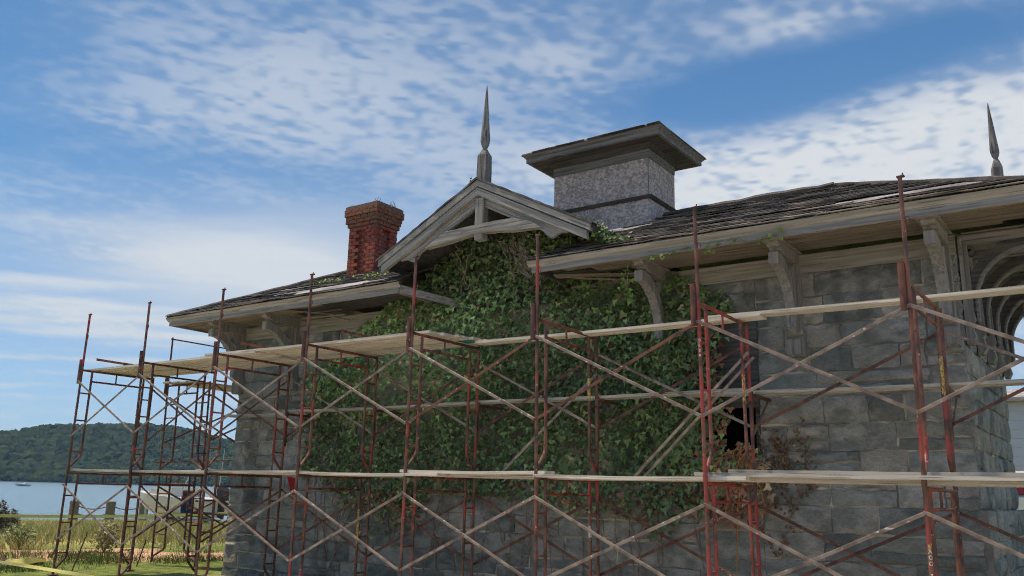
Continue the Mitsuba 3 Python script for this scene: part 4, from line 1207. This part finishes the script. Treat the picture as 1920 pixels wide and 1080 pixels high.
for j in range(4):
    k = thing('scaffold_plank', f"short plank on the small scaffold behind the left corner, {ORD[j]} from its outer edge", 'scaffold plank', 'boards of the small left scaffold')
    scene[k] = mikit.ply(wobble(cbox(-0.9 + 0.245 * j, -0.67 + 0.245 * j, 2.35 + 0.05 * j, 5.0, FH + 0.03, FH + 0.068), 0.004, 3, j), 'plank_old')
k = thing('scaffold_plank', 'short dark board low in the small left scaffold, beside the wall corner', 'scaffold plank')
scene[k] = mikit.ply(cbox(0.1, 1.6, 2.70, 2.93, -0.78, -0.74), 'wood_dark')
k = thing('guard_rail', 'thin dark rail across the small left scaffold at mid height', 'rail')
scene[k] = mikit.ply(tube([(-1.25, 2.64, 0.28), (1.6, 2.64, 0.33)], 0.016, 8), 'metal_rust')

# the scaffold round the right end
for j, y in enumerate((2.95, 5.08, 7.2)):
    for tier in (0, 1):
        M4 = mat4((0, 1, 0), (1, 0, 0), (0, 0, 1 if tier == 0 else LOW), (15.66 + 0.35 * (j == 2), y, 0.22 if tier == 0 else 0.22 - FH * LOW))
        frame_at(f"rusty scaffold frame beyond the right corner, {ORD[j]} from the front, {('upper', 'lower')[tier]} lift", 'frames of the right end scaffold', M4, 'metal_worn_red' if j == 0 else 'metal_rust', FP)
for a, b in ((0, 1), (1, 2)):
    ya, yb = (2.95, 5.08, 7.2)[a], (2.95, 5.08, 7.2)[b]
    for tier, (hi, lo) in ((0, (1.9, 0.9)), (1, (-0.05, -1.05))):
        brace(f"dark crossed braces beyond the right corner, {('upper', 'lower')[tier]} lift, {('front', 'rear')[a]} bay", np.array([17.2, ya, hi]), np.array([17.2, ya, lo]), np.array([17.2, yb, hi]), np.array([17.2, yb, lo]), ('metal_rust', 'metal_rust'), None)

# marks on the posts
def on_post(k, i, tier, h, dy, txt, height, mat_, gap=1.0, turn=True):
    """stencilled characters one below another down a post, standing a hair proud of its face towards the street"""
    out = []
    for n_, ch in enumerate(txt):
        if ch == ' ':
            continue
        m_ = meshkit.text_mesh(ch, height, 0.001, True)
        v = np.asarray(m_.vertices); v = v - [(v[:, 0].min() + v[:, 0].max()) / 2, 0, 0]
        a_ = v[:, 0] / 0.0222 + 0.35                      # wrapped round the tube
        o = at(i, dy, h) - [0, 0, n_ * height * gap]
        rr = 0.0222 + v[:, 2]
        out.append((np.stack([o[0] + rr * np.sin(a_), o[1] - rr * np.cos(a_), o[2] + v[:, 1]], 1), np.asarray(m_.faces)))
    put(k, merge(out), mat_)


on_post(frames[7, 1] + '__lettering', 7, 1, -0.62, 0, 'ACC I', 0.036, 'paint_lettering', 1.5)
on_post(frames[6, 0] + '__lettering', 6, 0, 1.50, 0, '5L29', 0.030, 'paint_lettering', 1.9)
rp = np.random.default_rng(3)


def paint_patch(k, i, dy, h0, h1, mat_, keep=0.7):
    """flaking paint: small curved flakes on the face of a post"""
    out, nz = [], int((h1 - h0) / 0.012)
    for a in range(nz):
        for b in range(6):
            if rp.random() > keep:
                continue
            t0 = -0.9 + b * 0.36
            h = h0 + a * 0.012
            q_ = []
            for hh_ in (h, h + 0.0125):
                for tt2 in (t0, t0 + 0.37):
                    o = at(i, dy, hh_)
                    q_.append([o[0] + 0.0225 * math.sin(tt2 + 0.3), o[1] - 0.0225 * math.cos(tt2 + 0.3), o[2]])
            out.append((np.array(q_), np.array([[0, 1, 3, 2]])))
    put(k, merge(out), mat_)


paint_patch(frames[7, 0] + '__paint_patch', 7, FW - 0.21, 1.00, 1.42, 'paint_yellow', 0.62)
paint_patch(frames[5, 0] + '__paint_patch', 5, FW - 0.21, 1.05, 1.36, 'paint_yellow', 0.85)
paint_patch(frames[6, 0] + '__paint_patch', 6, FW - 0.21, 0.95, 1.30, 'paint_yellow', 0.4)
paint_patch(frames[3, 1] + '__paint_patch', 3, FW - 0.21, -1.08, -0.52, 'paint_yellow', 0.6)
paint_patch(frames[7, 1] + '__paint_patch', 7, 0, -0.60, -0.52, 'paint_yellow', 0.5)
paint_patch(frames[5, 1] + '__paint_patch', 5, FW - 0.21, -0.78, -0.62, 'paint_white', 0.8)

# extension cord, rag
k = thing('extension_cable', 'orange extension cord hanging in loops from the dark window opening', 'cable')
cd = []
for pts in ([(12.45, 2.3, 0.45), (12.2, 2.2, 0.42), (12.05, 2.15, 0.25), (12.0, 2.1, -0.02), (12.03, 2.08, -0.25), (12.12, 2.08, -0.45), (12.22, 2.08, -0.2), (12.1, 2.1, 0.1)],
            [(12.42, 2.25, 0.50), (12.30, 2.12, 0.38), (12.38, 2.1, 0.30), (12.50, 2.1, 0.42), (12.46, 2.08, 0.1), (12.36, 2.08, -0.25), (12.34, 2.08, -0.7), (12.28, 2.08, -1.3), (12.2, 2.05, -1.85)],
            [(12.46, 2.22, 0.48), (12.52, 2.1, 0.2), (12.58, 2.1, -0.1), (12.5, 2.08, -0.3), (12.40, 2.08, -0.12), (12.43, 2.1, 0.25)],
            [(12.45, 2.2, 0.46), (12.40, 2.1, 0.15), (12.33, 2.08, -0.1), (12.36, 2.1, 0.2), (12.43, 2.15, 0.44)],
            [(12.48, 2.2, 0.47), (12.55, 2.1, 0.3), (12.68, 2.1, -0.15), (12.62, 2.1, -0.35)], [(12.36, 2.08, -0.3), (12.42, 2.08, -0.48), (12.55, 2.08, -0.58)]):
    p = np.array(pts); t = np.linspace(0, len(p) - 1, len(p) * 6)
    from scipy.interpolate import CubicSpline
    cd.append(tube(CubicSpline(np.arange(len(p)), p)(t), 0.0055, 6))
scene[k] = mikit.ply(merge(cd), 'cord_orange', True)
k = thing('red_rag', 'small red rag hanging under the lower boards beside the fourth upright', 'cloth')
g_ = np.linspace(0, 1, 7)
A, B = np.meshgrid(g_, g_, indexing='ij')
rv_ = np.stack([5.28 + 0.20 * A * (1 - 0.65 * B) + 0.13 * B, 0.8 + 0.03 * np.sin(9 * A) * B, 0.0 - 0.27 * B - 0.03 * A], -1).reshape(-1, 3)
I = np.arange(49).reshape(7, 7)
scene[k] = mikit.ply((rv_, np.stack([I[:-1, :-1], I[1:, :-1], I[1:, 1:], I[:-1, 1:]], -1).reshape(-1, 4)), 'cloth_red', True)

# ------------------------------------------------------------------ the shore on the left
def ray_dir(u, v):
    """direction through a point of the photograph: used here only to lay the far things out on the ground"""
    f = 1629.3
    r = np.cross(DIR, UP)
    d = DIR + (u - 960) / f * r - (v - 540) / f * UP
    return d / np.linalg.norm(d)


def ground_spot(u, dist, dz=0.0):
    d = ray_dir(u, 900); d = d[:2] / np.linalg.norm(d[:2])
    p = C2 + d * dist
    return np.array([p[0], p[1], float(ground_z(p[0], p[1])) + dz])


RIGHT = np.array([0.493, 0.870, 0.0]); AWAY = np.array([-0.870, 0.493, 0.0])
bol = []
for j, u in enumerate((146, 214, 276)):
    o = ground_spot(u, 58.0)
    k = thing('mooring_post', f"thick weathered timber post on the shore edge, {ORD[j]} from the left", 'post', 'timber posts along the shore')
    scene[k] = mikit.ply(wobble(lathe([(0, -0.3), (0.27, -0.3), (0.26, 0.9), (0.28, 1.12), (0.24, 1.2), (0, 1.22)], o, 10), 0.02, 3, j), 'wood_soffit', 40)
    bol.append(o)
for j in range(2):
    k = thing('chain', f"sagging chain between the {ORD[j]} and {ORD[j + 1]} shore posts from the left", 'chain', 'chains between the shore posts')
    t = np.linspace(0, 1, 14)[:, None]
    for nm, h, sg in (('strand', 1.0, 0.25), ('lower_strand', 0.55, 0.2)):
        p = bol[j] + (bol[j + 1] - bol[j]) * t + [0, 0, h]
        p[:, 2] -= sg * 4 * (t * (1 - t))[:, 0]
        put(f'{k}__{nm}', tube(p, 0.03, 5), 'metal_rust')

# boat on its trailer
bo = ground_spot(342, 43.0)
bd = np.array([0.99, 0.12, 0.0]); bd /= np.linalg.norm(bd)           # bow to stern
bs_ = np.array([-bd[1], bd[0], 0.0])
BM = np.stack([bd, bs_, [0, 0, 1.0]])


def boat_mesh(v):
    return bo + 0.88 * np.asarray(v) @ BM


boat = thing('motor_boat', 'white motor boat with metal arch and black outboard on a trailer beyond the left scaffold', 'boat')
st = np.linspace(-3.0, 2.6, 15)
ringsv = []
for x in st:
    t = (x + 3.0) / 5.6
    w = 1.12 * (1 - (1 - min(1, t * 1.9)) ** 2.2) ** 0.8 + 0.02
    top = 1.55 + 0.30 * (1 - t) ** 1.5
    keel = 0.62 + 0.75 * max(0, 1 - t * 2.4) ** 2
    ringsv.append([(x, -w, top), (x, -w * 0.93, (top + keel) * 0.52), (x, -w * 0.72, keel + 0.22), (x, 0, keel), (x, w * 0.72, keel + 0.22), (x, w * 0.93, (top + keel) * 0.52), (x, w, top)])
hvv = np.array(ringsv).reshape(-1, 3); I = np.arange(len(hvv)).reshape(15, 7)
hf = np.vstack([np.stack([I[:-1, :-1], I[1:, :-1], I[1:, 1:], I[:-1, 1:]], -1).reshape(-1, 4), np.stack([I[:-1, 0], I[:-1, 6], I[1:, 6], I[1:, 0]], 1), [[I[-1, 0], I[-1, 2], I[-1, 4], I[-1, 6]], [I[-1, 2], I[-1, 3], I[-1, 4], I[-1, 4]]]])
put(boat + '__hull', (boat_mesh(hvv), hf), 'paint_white', 30)
put(boat + '__cabin', (boat_mesh(hull([(-1.9, -0.6, 1.6), (-1.9, 0.6, 1.6), (-1.2, -0.8, 2.02), (-1.2, 0.8, 2.02), (0.4, -0.95, 2.08), (0.4, 0.95, 2.08), (0.4, -1.0, 1.5), (0.4, 1.0, 1.5)])[0]), hull([(-1.9, -0.6, 1.6), (-1.9, 0.6, 1.6), (-1.2, -0.8, 2.02), (-1.2, 0.8, 2.02), (0.4, -0.95, 2.08), (0.4, 0.95, 2.08), (0.4, -1.0, 1.5), (0.4, 1.0, 1.5)])[1]), 'paint_cream')
v, f = box(-2.9, 2.55, -1.16, 1.16, 1.42, 1.50)
v = v.copy(); v[v[:, 0] < -2, 1] *= 0.18
put(boat + '__rubbing_strake', (boat_mesh(v), f), 'rubber_black')
for s in (-1, 1):
    put(boat + '__arch_leg', (lambda m: (boat_mesh(m[0]), m[1]))(tube([(1.0, s * 1.0, 1.55), (1.35, s * 0.95, 2.3), (1.55, s * 0.8, 2.85)], 0.035, 7)), 'galvanised')
put(boat + '__arch_top', (lambda m: (boat_mesh(m[0]), m[1]))(merge([tube([(1.55 + dx, -0.8, 2.85), (1.6 + dx, -0.5, 2.98), (1.62 + dx, 0, 3.02), (1.6 + dx, 0.5, 2.98), (1.55 + dx, 0.8, 2.85)], 0.035, 7) for dx in (0, 0.25)])), 'galvanised')
put(boat + '__aerial', (lambda m: (boat_mesh(m[0]), m[1]))(tube([(1.9, 0.7, 1.6), (2.0, 0.75, 4.1)], [0.02, 0.01], 5)), 'paint_white')
put(boat + '__outboard', (lambda m: (boat_mesh(m[0]), m[1]))(hull([(2.75, y, z) for y in (-0.2, 0.2) for z in (1.55, 2.1)] + [(3.35, y, z) for y in (-0.22, 0.22) for z in (1.5, 1.95)] + [(3.0, y, 2.2) for y in (-0.15, 0.15)])), 'rubber_black')
put(boat + '__outboard_leg', (lambda m: (boat_mesh(m[0]), m[1]))(hull([(2.8, y, z) for y in (-0.1, 0.1) for z in (0.7, 1.55)] + [(3.1, y, z) for y in (-0.08, 0.08) for z in (0.6, 1.52)])), 'rubber_black')
tr = thing('boat_trailer', 'low metal boat trailer with small wheels under the white motor boat', 'trailer')
put(tr + '__frame', (lambda m: (boat_mesh(m[0]), m[1]))(merge([bar((-4.2, 0, 0.5), (-2.2, -0.6, 0.5), 0.08, 0.1), bar((-4.2, 0, 0.5), (-2.2, 0.6, 0.5), 0.08, 0.1), bar((-2.2, -0.6, 0.5), (2.4, -0.6, 0.5), 0.08, 0.1), bar((-2.2, 0.6, 0.5), (2.4, 0.6, 0.5), 0.08, 0.1), bar((-1.5, -0.6, 0.55), (-1.5, 0.6, 0.55), 0.1, 0.1), bar((0.8, -0.9, 0.42), (0.8, 0.9, 0.42), 0.1, 0.1), bar((-2.5, 0, 0.5), (-2.5, 0, 1.1), 0.08, 0.08)])), 'galvanised')
for s in (-1, 1):
    wm = lathe([(0.10, -0.10), (0.27, -0.10), (0.33, -0.06), (0.33, 0.06), (0.27, 0.10), (0.10, 0.10)], (0, 0, 0), 16)
    v = wm[0][:, [0, 2, 1]] + [0.8, s * 1.02, 0.33]
    put(tr + '__wheel', (boat_mesh(v), wm[1]), 'rubber_black', 40)
    put(tr + '__mudguard', (lambda m: (boat_mesh(m[0]), m[1]))(extrude(Polygon([(0.8 + 0.44 * math.cos(a), 0.36 + 0.44 * math.sin(a)) for a in np.linspace(0, math.pi, 9)] + [(0.8 + 0.40 * math.cos(a), 0.36 + 0.40 * math.sin(a)) for a in np.linspace(math.pi, 0, 9)]), 0.26, (0, s * 1.02 - 0.13, 0), (1, 0, 0), (0, 0, 1), (0, 1, 0))), 'galvanised')
k = thing('boat_cover', 'bunched blue cover with orange stripes hanging over the stern of the motor boat', 'cover')
A, B = np.meshgrid(np.linspace(0, 1, 9), np.linspace(0, 1, 8), indexing='ij')
fold = lambda b0, b1, off: np.stack([1.5 + 0.7 * A + 0.05 * np.sin(14 * B), -1.22 - off - 0.06 * np.sin(11 * A), 1.95 - (b0 + (b1 - b0) * B) * 1.15], -1).reshape(-1, 3)
I = np.arange(72).reshape(9, 8); ff = np.stack([I[:-1, :-1], I[1:, :-1], I[1:, 1:], I[:-1, 1:]], -1).reshape(-1, 4)
put(k + '__sheet', (boat_mesh(fold(0, 1, 0)), ff), 'cloth_blue', True)
put(k + '__stripe', (boat_mesh(fold(0.05, 0.16, 0.02)), ff), 'cloth_orange', True)
put(k + '__stripe', (boat_mesh(fold(0.22, 0.32, 0.02)), ff), 'cloth_orange', True)
# a small white boat out on the water
o = np.array([C2[0] + 420 * math.cos(math.radians(154.0)), C2[1] + 420 * math.sin(math.radians(154.0)), WZ])
k = thing('distant_boat', 'tiny white speedboat far out on the water at the left', 'boat')
put(k + '__hull', (o + hull([(-1.5, -3.4, 0.9), (1.0, 2.6, 0.7), (-1.2, 2.6, 0.7), (-0.8, -2.0, 0.0), (0.6, 2.3, 0.0), (-0.8, 2.3, 0.0), (0.6, -2.0, 0.9)])[0], hull([(-1.5, -3.4, 0.9), (1.0, 2.6, 0.7), (-1.2, 2.6, 0.7), (-0.8, -2.0, 0.0), (0.6, 2.3, 0.0), (-0.8, 2.3, 0.0), (0.6, -2.0, 0.9)])[1]), 'paint_white')
put(k + '__windshield', (lambda m: (m[0] + o, m[1]))(hull([(-0.8, -0.6, 0.8), (0.6, -0.6, 0.8), (-0.7, 0.6, 1.5), (0.5, 0.6, 1.5), (-0.7, 1.0, 0.7), (0.5, 1.0, 0.7)])), 'paint_cream')


# caution tape
def ribbon(pts, w, n=60, twist=0.0, sag=0.0, seed=0):
    from scipy.interpolate import CubicSpline
    p = np.asarray(pts, float)
    s = CubicSpline(np.arange(len(p)), p)(np.linspace(0, len(p) - 1, n)) if len(p) > 2 else p[0] + (p[1] - p[0]) * np.linspace(0, 1, n)[:, None]
    t = np.linspace(0, 1, n)
    s[:, 2] -= sag * 4 * t * (1 - t)
    a = twist * np.sin(t * 9 + seed)
    d = np.gradient(s, axis=0); d /= np.linalg.norm(d, axis=1, keepdims=True)
    side = np.cross(d, [0, 0, 1.0]); side /= np.linalg.norm(side, axis=1, keepdims=True)
    u = np.cos(a)[:, None] * np.array([0, 0, 1.0]) + np.sin(a)[:, None] * side
    v = np.vstack([s - u * w / 2, s + u * w / 2])
    i = np.arange(n - 1)
    return v, np.stack([i, i + 1, n + i + 1, n + i], 1)


def px_at(u, v, dist):
    d = ray_dir(u, v)
    return CAM + d * dist / np.linalg.norm(d[:2])


k = thing('caution_tape', 'yellow caution tape stretched across the weedy grass in front of the water', 'tape')
m1 = ribbon([px_at(-70, 965, 27), px_at(210, 968, 28), px_at(450, 961, 29)], 0.085, 80, 0.3)
put(k + '__strip', m1, 'tape_yellow')
k = thing('caution_tape', 'yellow caution tape sagging across the lawn at the bottom left corner', 'tape')
put(k + '__strip', ribbon([px_at(-40, 1049, 15.5), px_at(30, 1058, 15.2), px_at(140, 1076, 14.6), px_at(260, 1097, 14.0)], 0.05, 60, 0.6), 'tape_yellow')
k = thing('caution_tape', 'loose curl of yellow caution tape lying on the lawn at the left edge', 'tape')
put(k + '__strip', ribbon([px_at(2, 1014, 17.5), px_at(14, 1026, 17.4), px_at(20, 1048, 17.2), px_at(40, 1052, 17.3), px_at(70, 1051, 17.5), px_at(86, 1050, 17.5)], 0.10, 60, 0.9), 'tape_yellow')
for j, (u, v0, v1, dist, ln) in enumerate(((122, 994, 1030, 23, -0.25), (164, 998, 1045, 19.5, -0.12), (274, 1012, 1046, 20.5, 0.0))):
    k = thing('steel_stake', f"thin dark steel stake in the grass, {ORD[j]} from the left", 'stake', 'steel stakes in the grass')
    a, b = px_at(u, v0, dist), ground_spot(u - 8 * (j < 2), dist, -0.05)
    scene[k] = mikit.ply(tube([b, a], 0.014, 6), 'metal_rust')
k = thing('timber_log', 'dark charred log lying in the grass at the left', 'log')
a, b = ground_spot(-20, 20.5, 0.06), ground_spot(100, 21.3, 0.06)
scene[k] = mikit.ply(wobble(tube(np.array([a + (b - a) * t for t in np.linspace(0, 1, 10)]), 0.085, 8), 0.03, 2.5, 3), 'wood_dark', 50)
for j, (u, dd_, s_) in enumerate(((46, 20.6, 0.22), (62, 20.9, 0.17))):
    k = thing('rock', f"pale brown rock beside the dark log, {('larger, on the left', 'smaller, on the right')[j]}", 'rock')
    sp = trimesh.creation.icosphere(subdivisions=2)
    scene[k] = mikit.ply(wobble((np.asarray(sp.vertices) * [s_, s_ * 0.8, s_ * 0.55] + ground_spot(u, dd_, 0.05), np.asarray(sp.faces)), 0.06, 4, j), 'stone_warm', 40)

# grass: lawn, tall weeds, shrubs
rgx = np.random.default_rng(21)


def blades(n, s0, s1, u0, u1, h0, h1, w, cols, clump=0.0, sway=0.35):
    s = np.sqrt(rgx.uniform(s0 ** 2, s1 ** 2, n)); u = rgx.uniform(u0, u1, n)
    ang = u                                               # bearing in radians
    x = C2[0] + s * np.cos(ang); y = C2[1] + s * np.sin(ang)
    sd = (x - C2[0]) * SHORE[0] + (y - C2[1]) * SHORE[1]
    k1 = meshkit.fbm(np.stack([x * clump, y * clump, 0 * x], -1), 3, 3) if clump else np.full(n, 0.6)
    keep = (rgx.random(n) < np.clip((k1 - 0.30) * 2.6, 0.05, 1)) & (sd < 60.6) & ~((x > XL - 2.6) & (y < YB + 1) & (x < 18))
    x, y, k1 = x[keep], y[keep], k1[keep]; n = len(x)
    h = rgx.uniform(h0, h1, n) * (0.6 + 0.8 * k1)
    z = ground_z(x, y)
    a = rgx.uniform(0, 6.28, n)
    b = np.stack([np.cos(a), np.sin(a), 0 * a], 1) * (w * rgx.uniform(0.6, 1.4, n))[:, None]
    tip = np.stack([x, y, z + h], 1) + rgx.normal(0, sway, (n, 3)) * h[:, None] * [1, 1, 0.15]
    p = np.stack([x, y, z - 0.01], 1)
    mid = p * 0.45 + tip * 0.55 + [0, 0, 0.0] + (np.array([0, 0, 0.06]) * h[:, None])
    v = np.stack([p - b, p + b, mid + b * 0.7, mid - b * 0.7, tip], 1).reshape(-1, 3)
    f = (np.array([[0, 1, 2], [0, 2, 3], [3, 2, 4]])[None] + (np.arange(n) * 5)[:, None, None]).reshape(-1, 3)
    c = np.asarray(cols)[rgx.integers(0, len(cols), n)] * rgx.uniform(0.7, 1.3, (n, 1))
    return (v, f), np.repeat(c, 5, 0)


A0, A1 = math.radians(136), math.radians(160)
m, c = blades(46000, 13, 24.5, A0, A1, 0.04, 0.13, 0.006, [[0.09, 0.15, 0.03], [0.12, 0.18, 0.04], [0.15, 0.17, 0.05]], 0.9)
note(put('lawn_grass', m, 'grass_blade', False, color=c), 'short green grass of the lawn at the lower left', category='grass', kind='stuff')
m, c = blades(26000, 25.0, 37, A0, A1, 0.18, 0.46, 0.010, [[0.46, 0.41, 0.17], [0.38, 0.36, 0.14], [0.50, 0.46, 0.22], [0.30, 0.31, 0.11]], 0.22, 0.40)
m2, c2 = blades(34000, 34, 60, A0, A1, 0.10, 0.24, 0.014, [[0.40, 0.39, 0.13], [0.34, 0.36, 0.11], [0.46, 0.42, 0.17]], 0.16, 0.45)
note(put('tall_weeds', merge([m, m2]), 'grass_blade', False, color=np.vstack([c, c2])), 'tall yellow green weeds between the lawn and the water', category='weeds', kind='stuff')
for lab, u, dist, hgt, wd, cols in (('dark purple stemmed weed clump at the left edge before the water', 10, 31, 1.15, 0.5, [[0.10, 0.06, 0.07], [0.07, 0.09, 0.04]]), ('second purple tinged weed clump beside the left edge', 32, 32, 0.85, 0.5, [[0.11, 0.07, 0.07], [0.08, 0.10, 0.04]]),
                                ('round green bush on the left beyond the dark log', 48, 26, 0.62, 0.8, [[0.22, 0.26, 0.09], [0.28, 0.31, 0.11]]), ('low olive bush on the dirt left of the second scaffold upright', 212, 24.5, 0.75, 0.6, [[0.34, 0.32, 0.13], [0.27, 0.27, 0.10]])):
    t = thing('shrub', lab, 'shrub')
    o = ground_spot(u, dist)
    n = 900
    d = rgx.normal(0, 1, (n, 3)); d /= np.linalg.norm(d, axis=1, keepdims=True)
    rr = rgx.random(n) ** 0.45
    p = o + [0, 0, hgt * 0.5] + d * rr[:, None] * [wd * 0.5, wd * 0.5, hgt * 0.5] * (0.7 + 0.6 * meshkit.noise(d * 2.5, 3)[:, None])
    cc = np.asarray(cols)[rgx.integers(0, len(cols), n)] * rgx.uniform(0.6, 1.4, (n, 1))
    m, c = leaves(p, rgx.uniform(0.03, 0.075, n), rgx, cc, tipdown=-0.6, face=(0.3, -0.4, 0.6), jit=0.6)
    note(put(t + '__foliage', m, 'leaf', False, color=c), kind='stuff')
    for q_ in range(6):
        put(t + '__stem', tube([o, o + rgx.normal(0, 0.1, 3) * [1, 1, 0] + [0, 0, hgt * 0.4], o + rgx.normal(0, wd * 0.25, 3) * [1, 1, 0] + [0, 0, hgt * 0.85]], [0.012, 0.009, 0.004], 5), 'twig')

# ------------------------------------------------------------------ beyond the right corner
wb = thing('white_shed', 'pale grey clapboard building beyond the right end of the stone house', 'building')
put(wb + '__wall', box(11.6, 26, 33.0, 44, -2.4, 4.05), 'siding_grey')
for j in range(16):
    put(wb + '__clapboard', hull([(11.55, 32.93, -1.9 + j * 0.37), (26.0, 32.93, -1.9 + j * 0.37), (11.55, 32.99, -1.9 + j * 0.37), (26.0, 32.99, -1.9 + j * 0.37), (11.55, 32.97, -1.9 + j * 0.37 + 0.365), (26, 32.97, -1.9 + j * 0.37 + 0.365), (11.55, 32.99, -1.9 + j * 0.37 + 0.365), (26, 32.99, -1.9 + j * 0.37 + 0.365)]), 'siding_grey')
put(wb + '__roof', hull([(11.2, 32.5, 4.05), (26.4, 32.5, 4.05), (11.2, 44.5, 4.05), (26.4, 44.5, 4.05), (11.2, 32.5, 4.2), (26.4, 32.5, 4.2), (11.2, 44.5, 4.2), (26.4, 44.5, 4.2), (11.2, 38.5, 5.2), (26.4, 38.5, 5.2)]), 'roof_felt')
cv = thing('camper_trailer', 'white camper trailer with maroon band and steps beyond the right corner', 'trailer')
put(cv + '__body', cbox(13.3, 19.0, 20.0, 22.2, -1.3, 0.12, 0.08), 'paint_white')
put(cv + '__band', cbox(13.28, 19.02, 19.985, 22.215, 0.13, 0.62, 0.05), 'paint_maroon')
put(cv + '__roof', cbox(13.25, 19.05, 19.95, 22.25, 0.625, 0.78, 0.06), 'paint_white')
for j in range(4):
    put(cv + '__step', cbox(13.6, 14.8, 19.0 + 0.24 * j, 19.22 + 0.24 * j, -1.75 + 0.3 * j, -1.68 + 0.3 * j), 'paint_white')
for x in (15.0, 17.2):
    wm = lathe([(0.10, -0.1), (0.3, -0.1), (0.36, -0.05), (0.36, 0.05), (0.3, 0.1), (0.1, 0.1)], (0, 0, 0), 16)
    put(cv + '__wheel', (wm[0][:, [0, 2, 1]] + [x, 20.1, -1.52], wm[1]), 'rubber_black', 40)

# ------------------------------------------------------------------ the air over the water
scene['haze_air'] = {'type': 'homogeneous', 'albedo': {'type': 'rgb', 'value': [0.93, 0.95, 0.97]}, 'sigma_t': {'type': 'rgb', 'value': [0.000045, 0.000068, 0.000095]}}
scene['haze'] = {'type': 'cube', 'to_world': T4().translate([-500, 400, 48]).scale([9600, 9600, 53]), 'bsdf': {'type': 'null'}, 'interior': {'type': 'ref', 'id': 'haze_air'}}
scene['camera']['medium'] = {'type': 'ref', 'id': 'haze_air'}
labels['haze'] = {'label': 'thin summer haze in the air over the water and hills', 'category': 'haze', 'kind': 'stuff'}
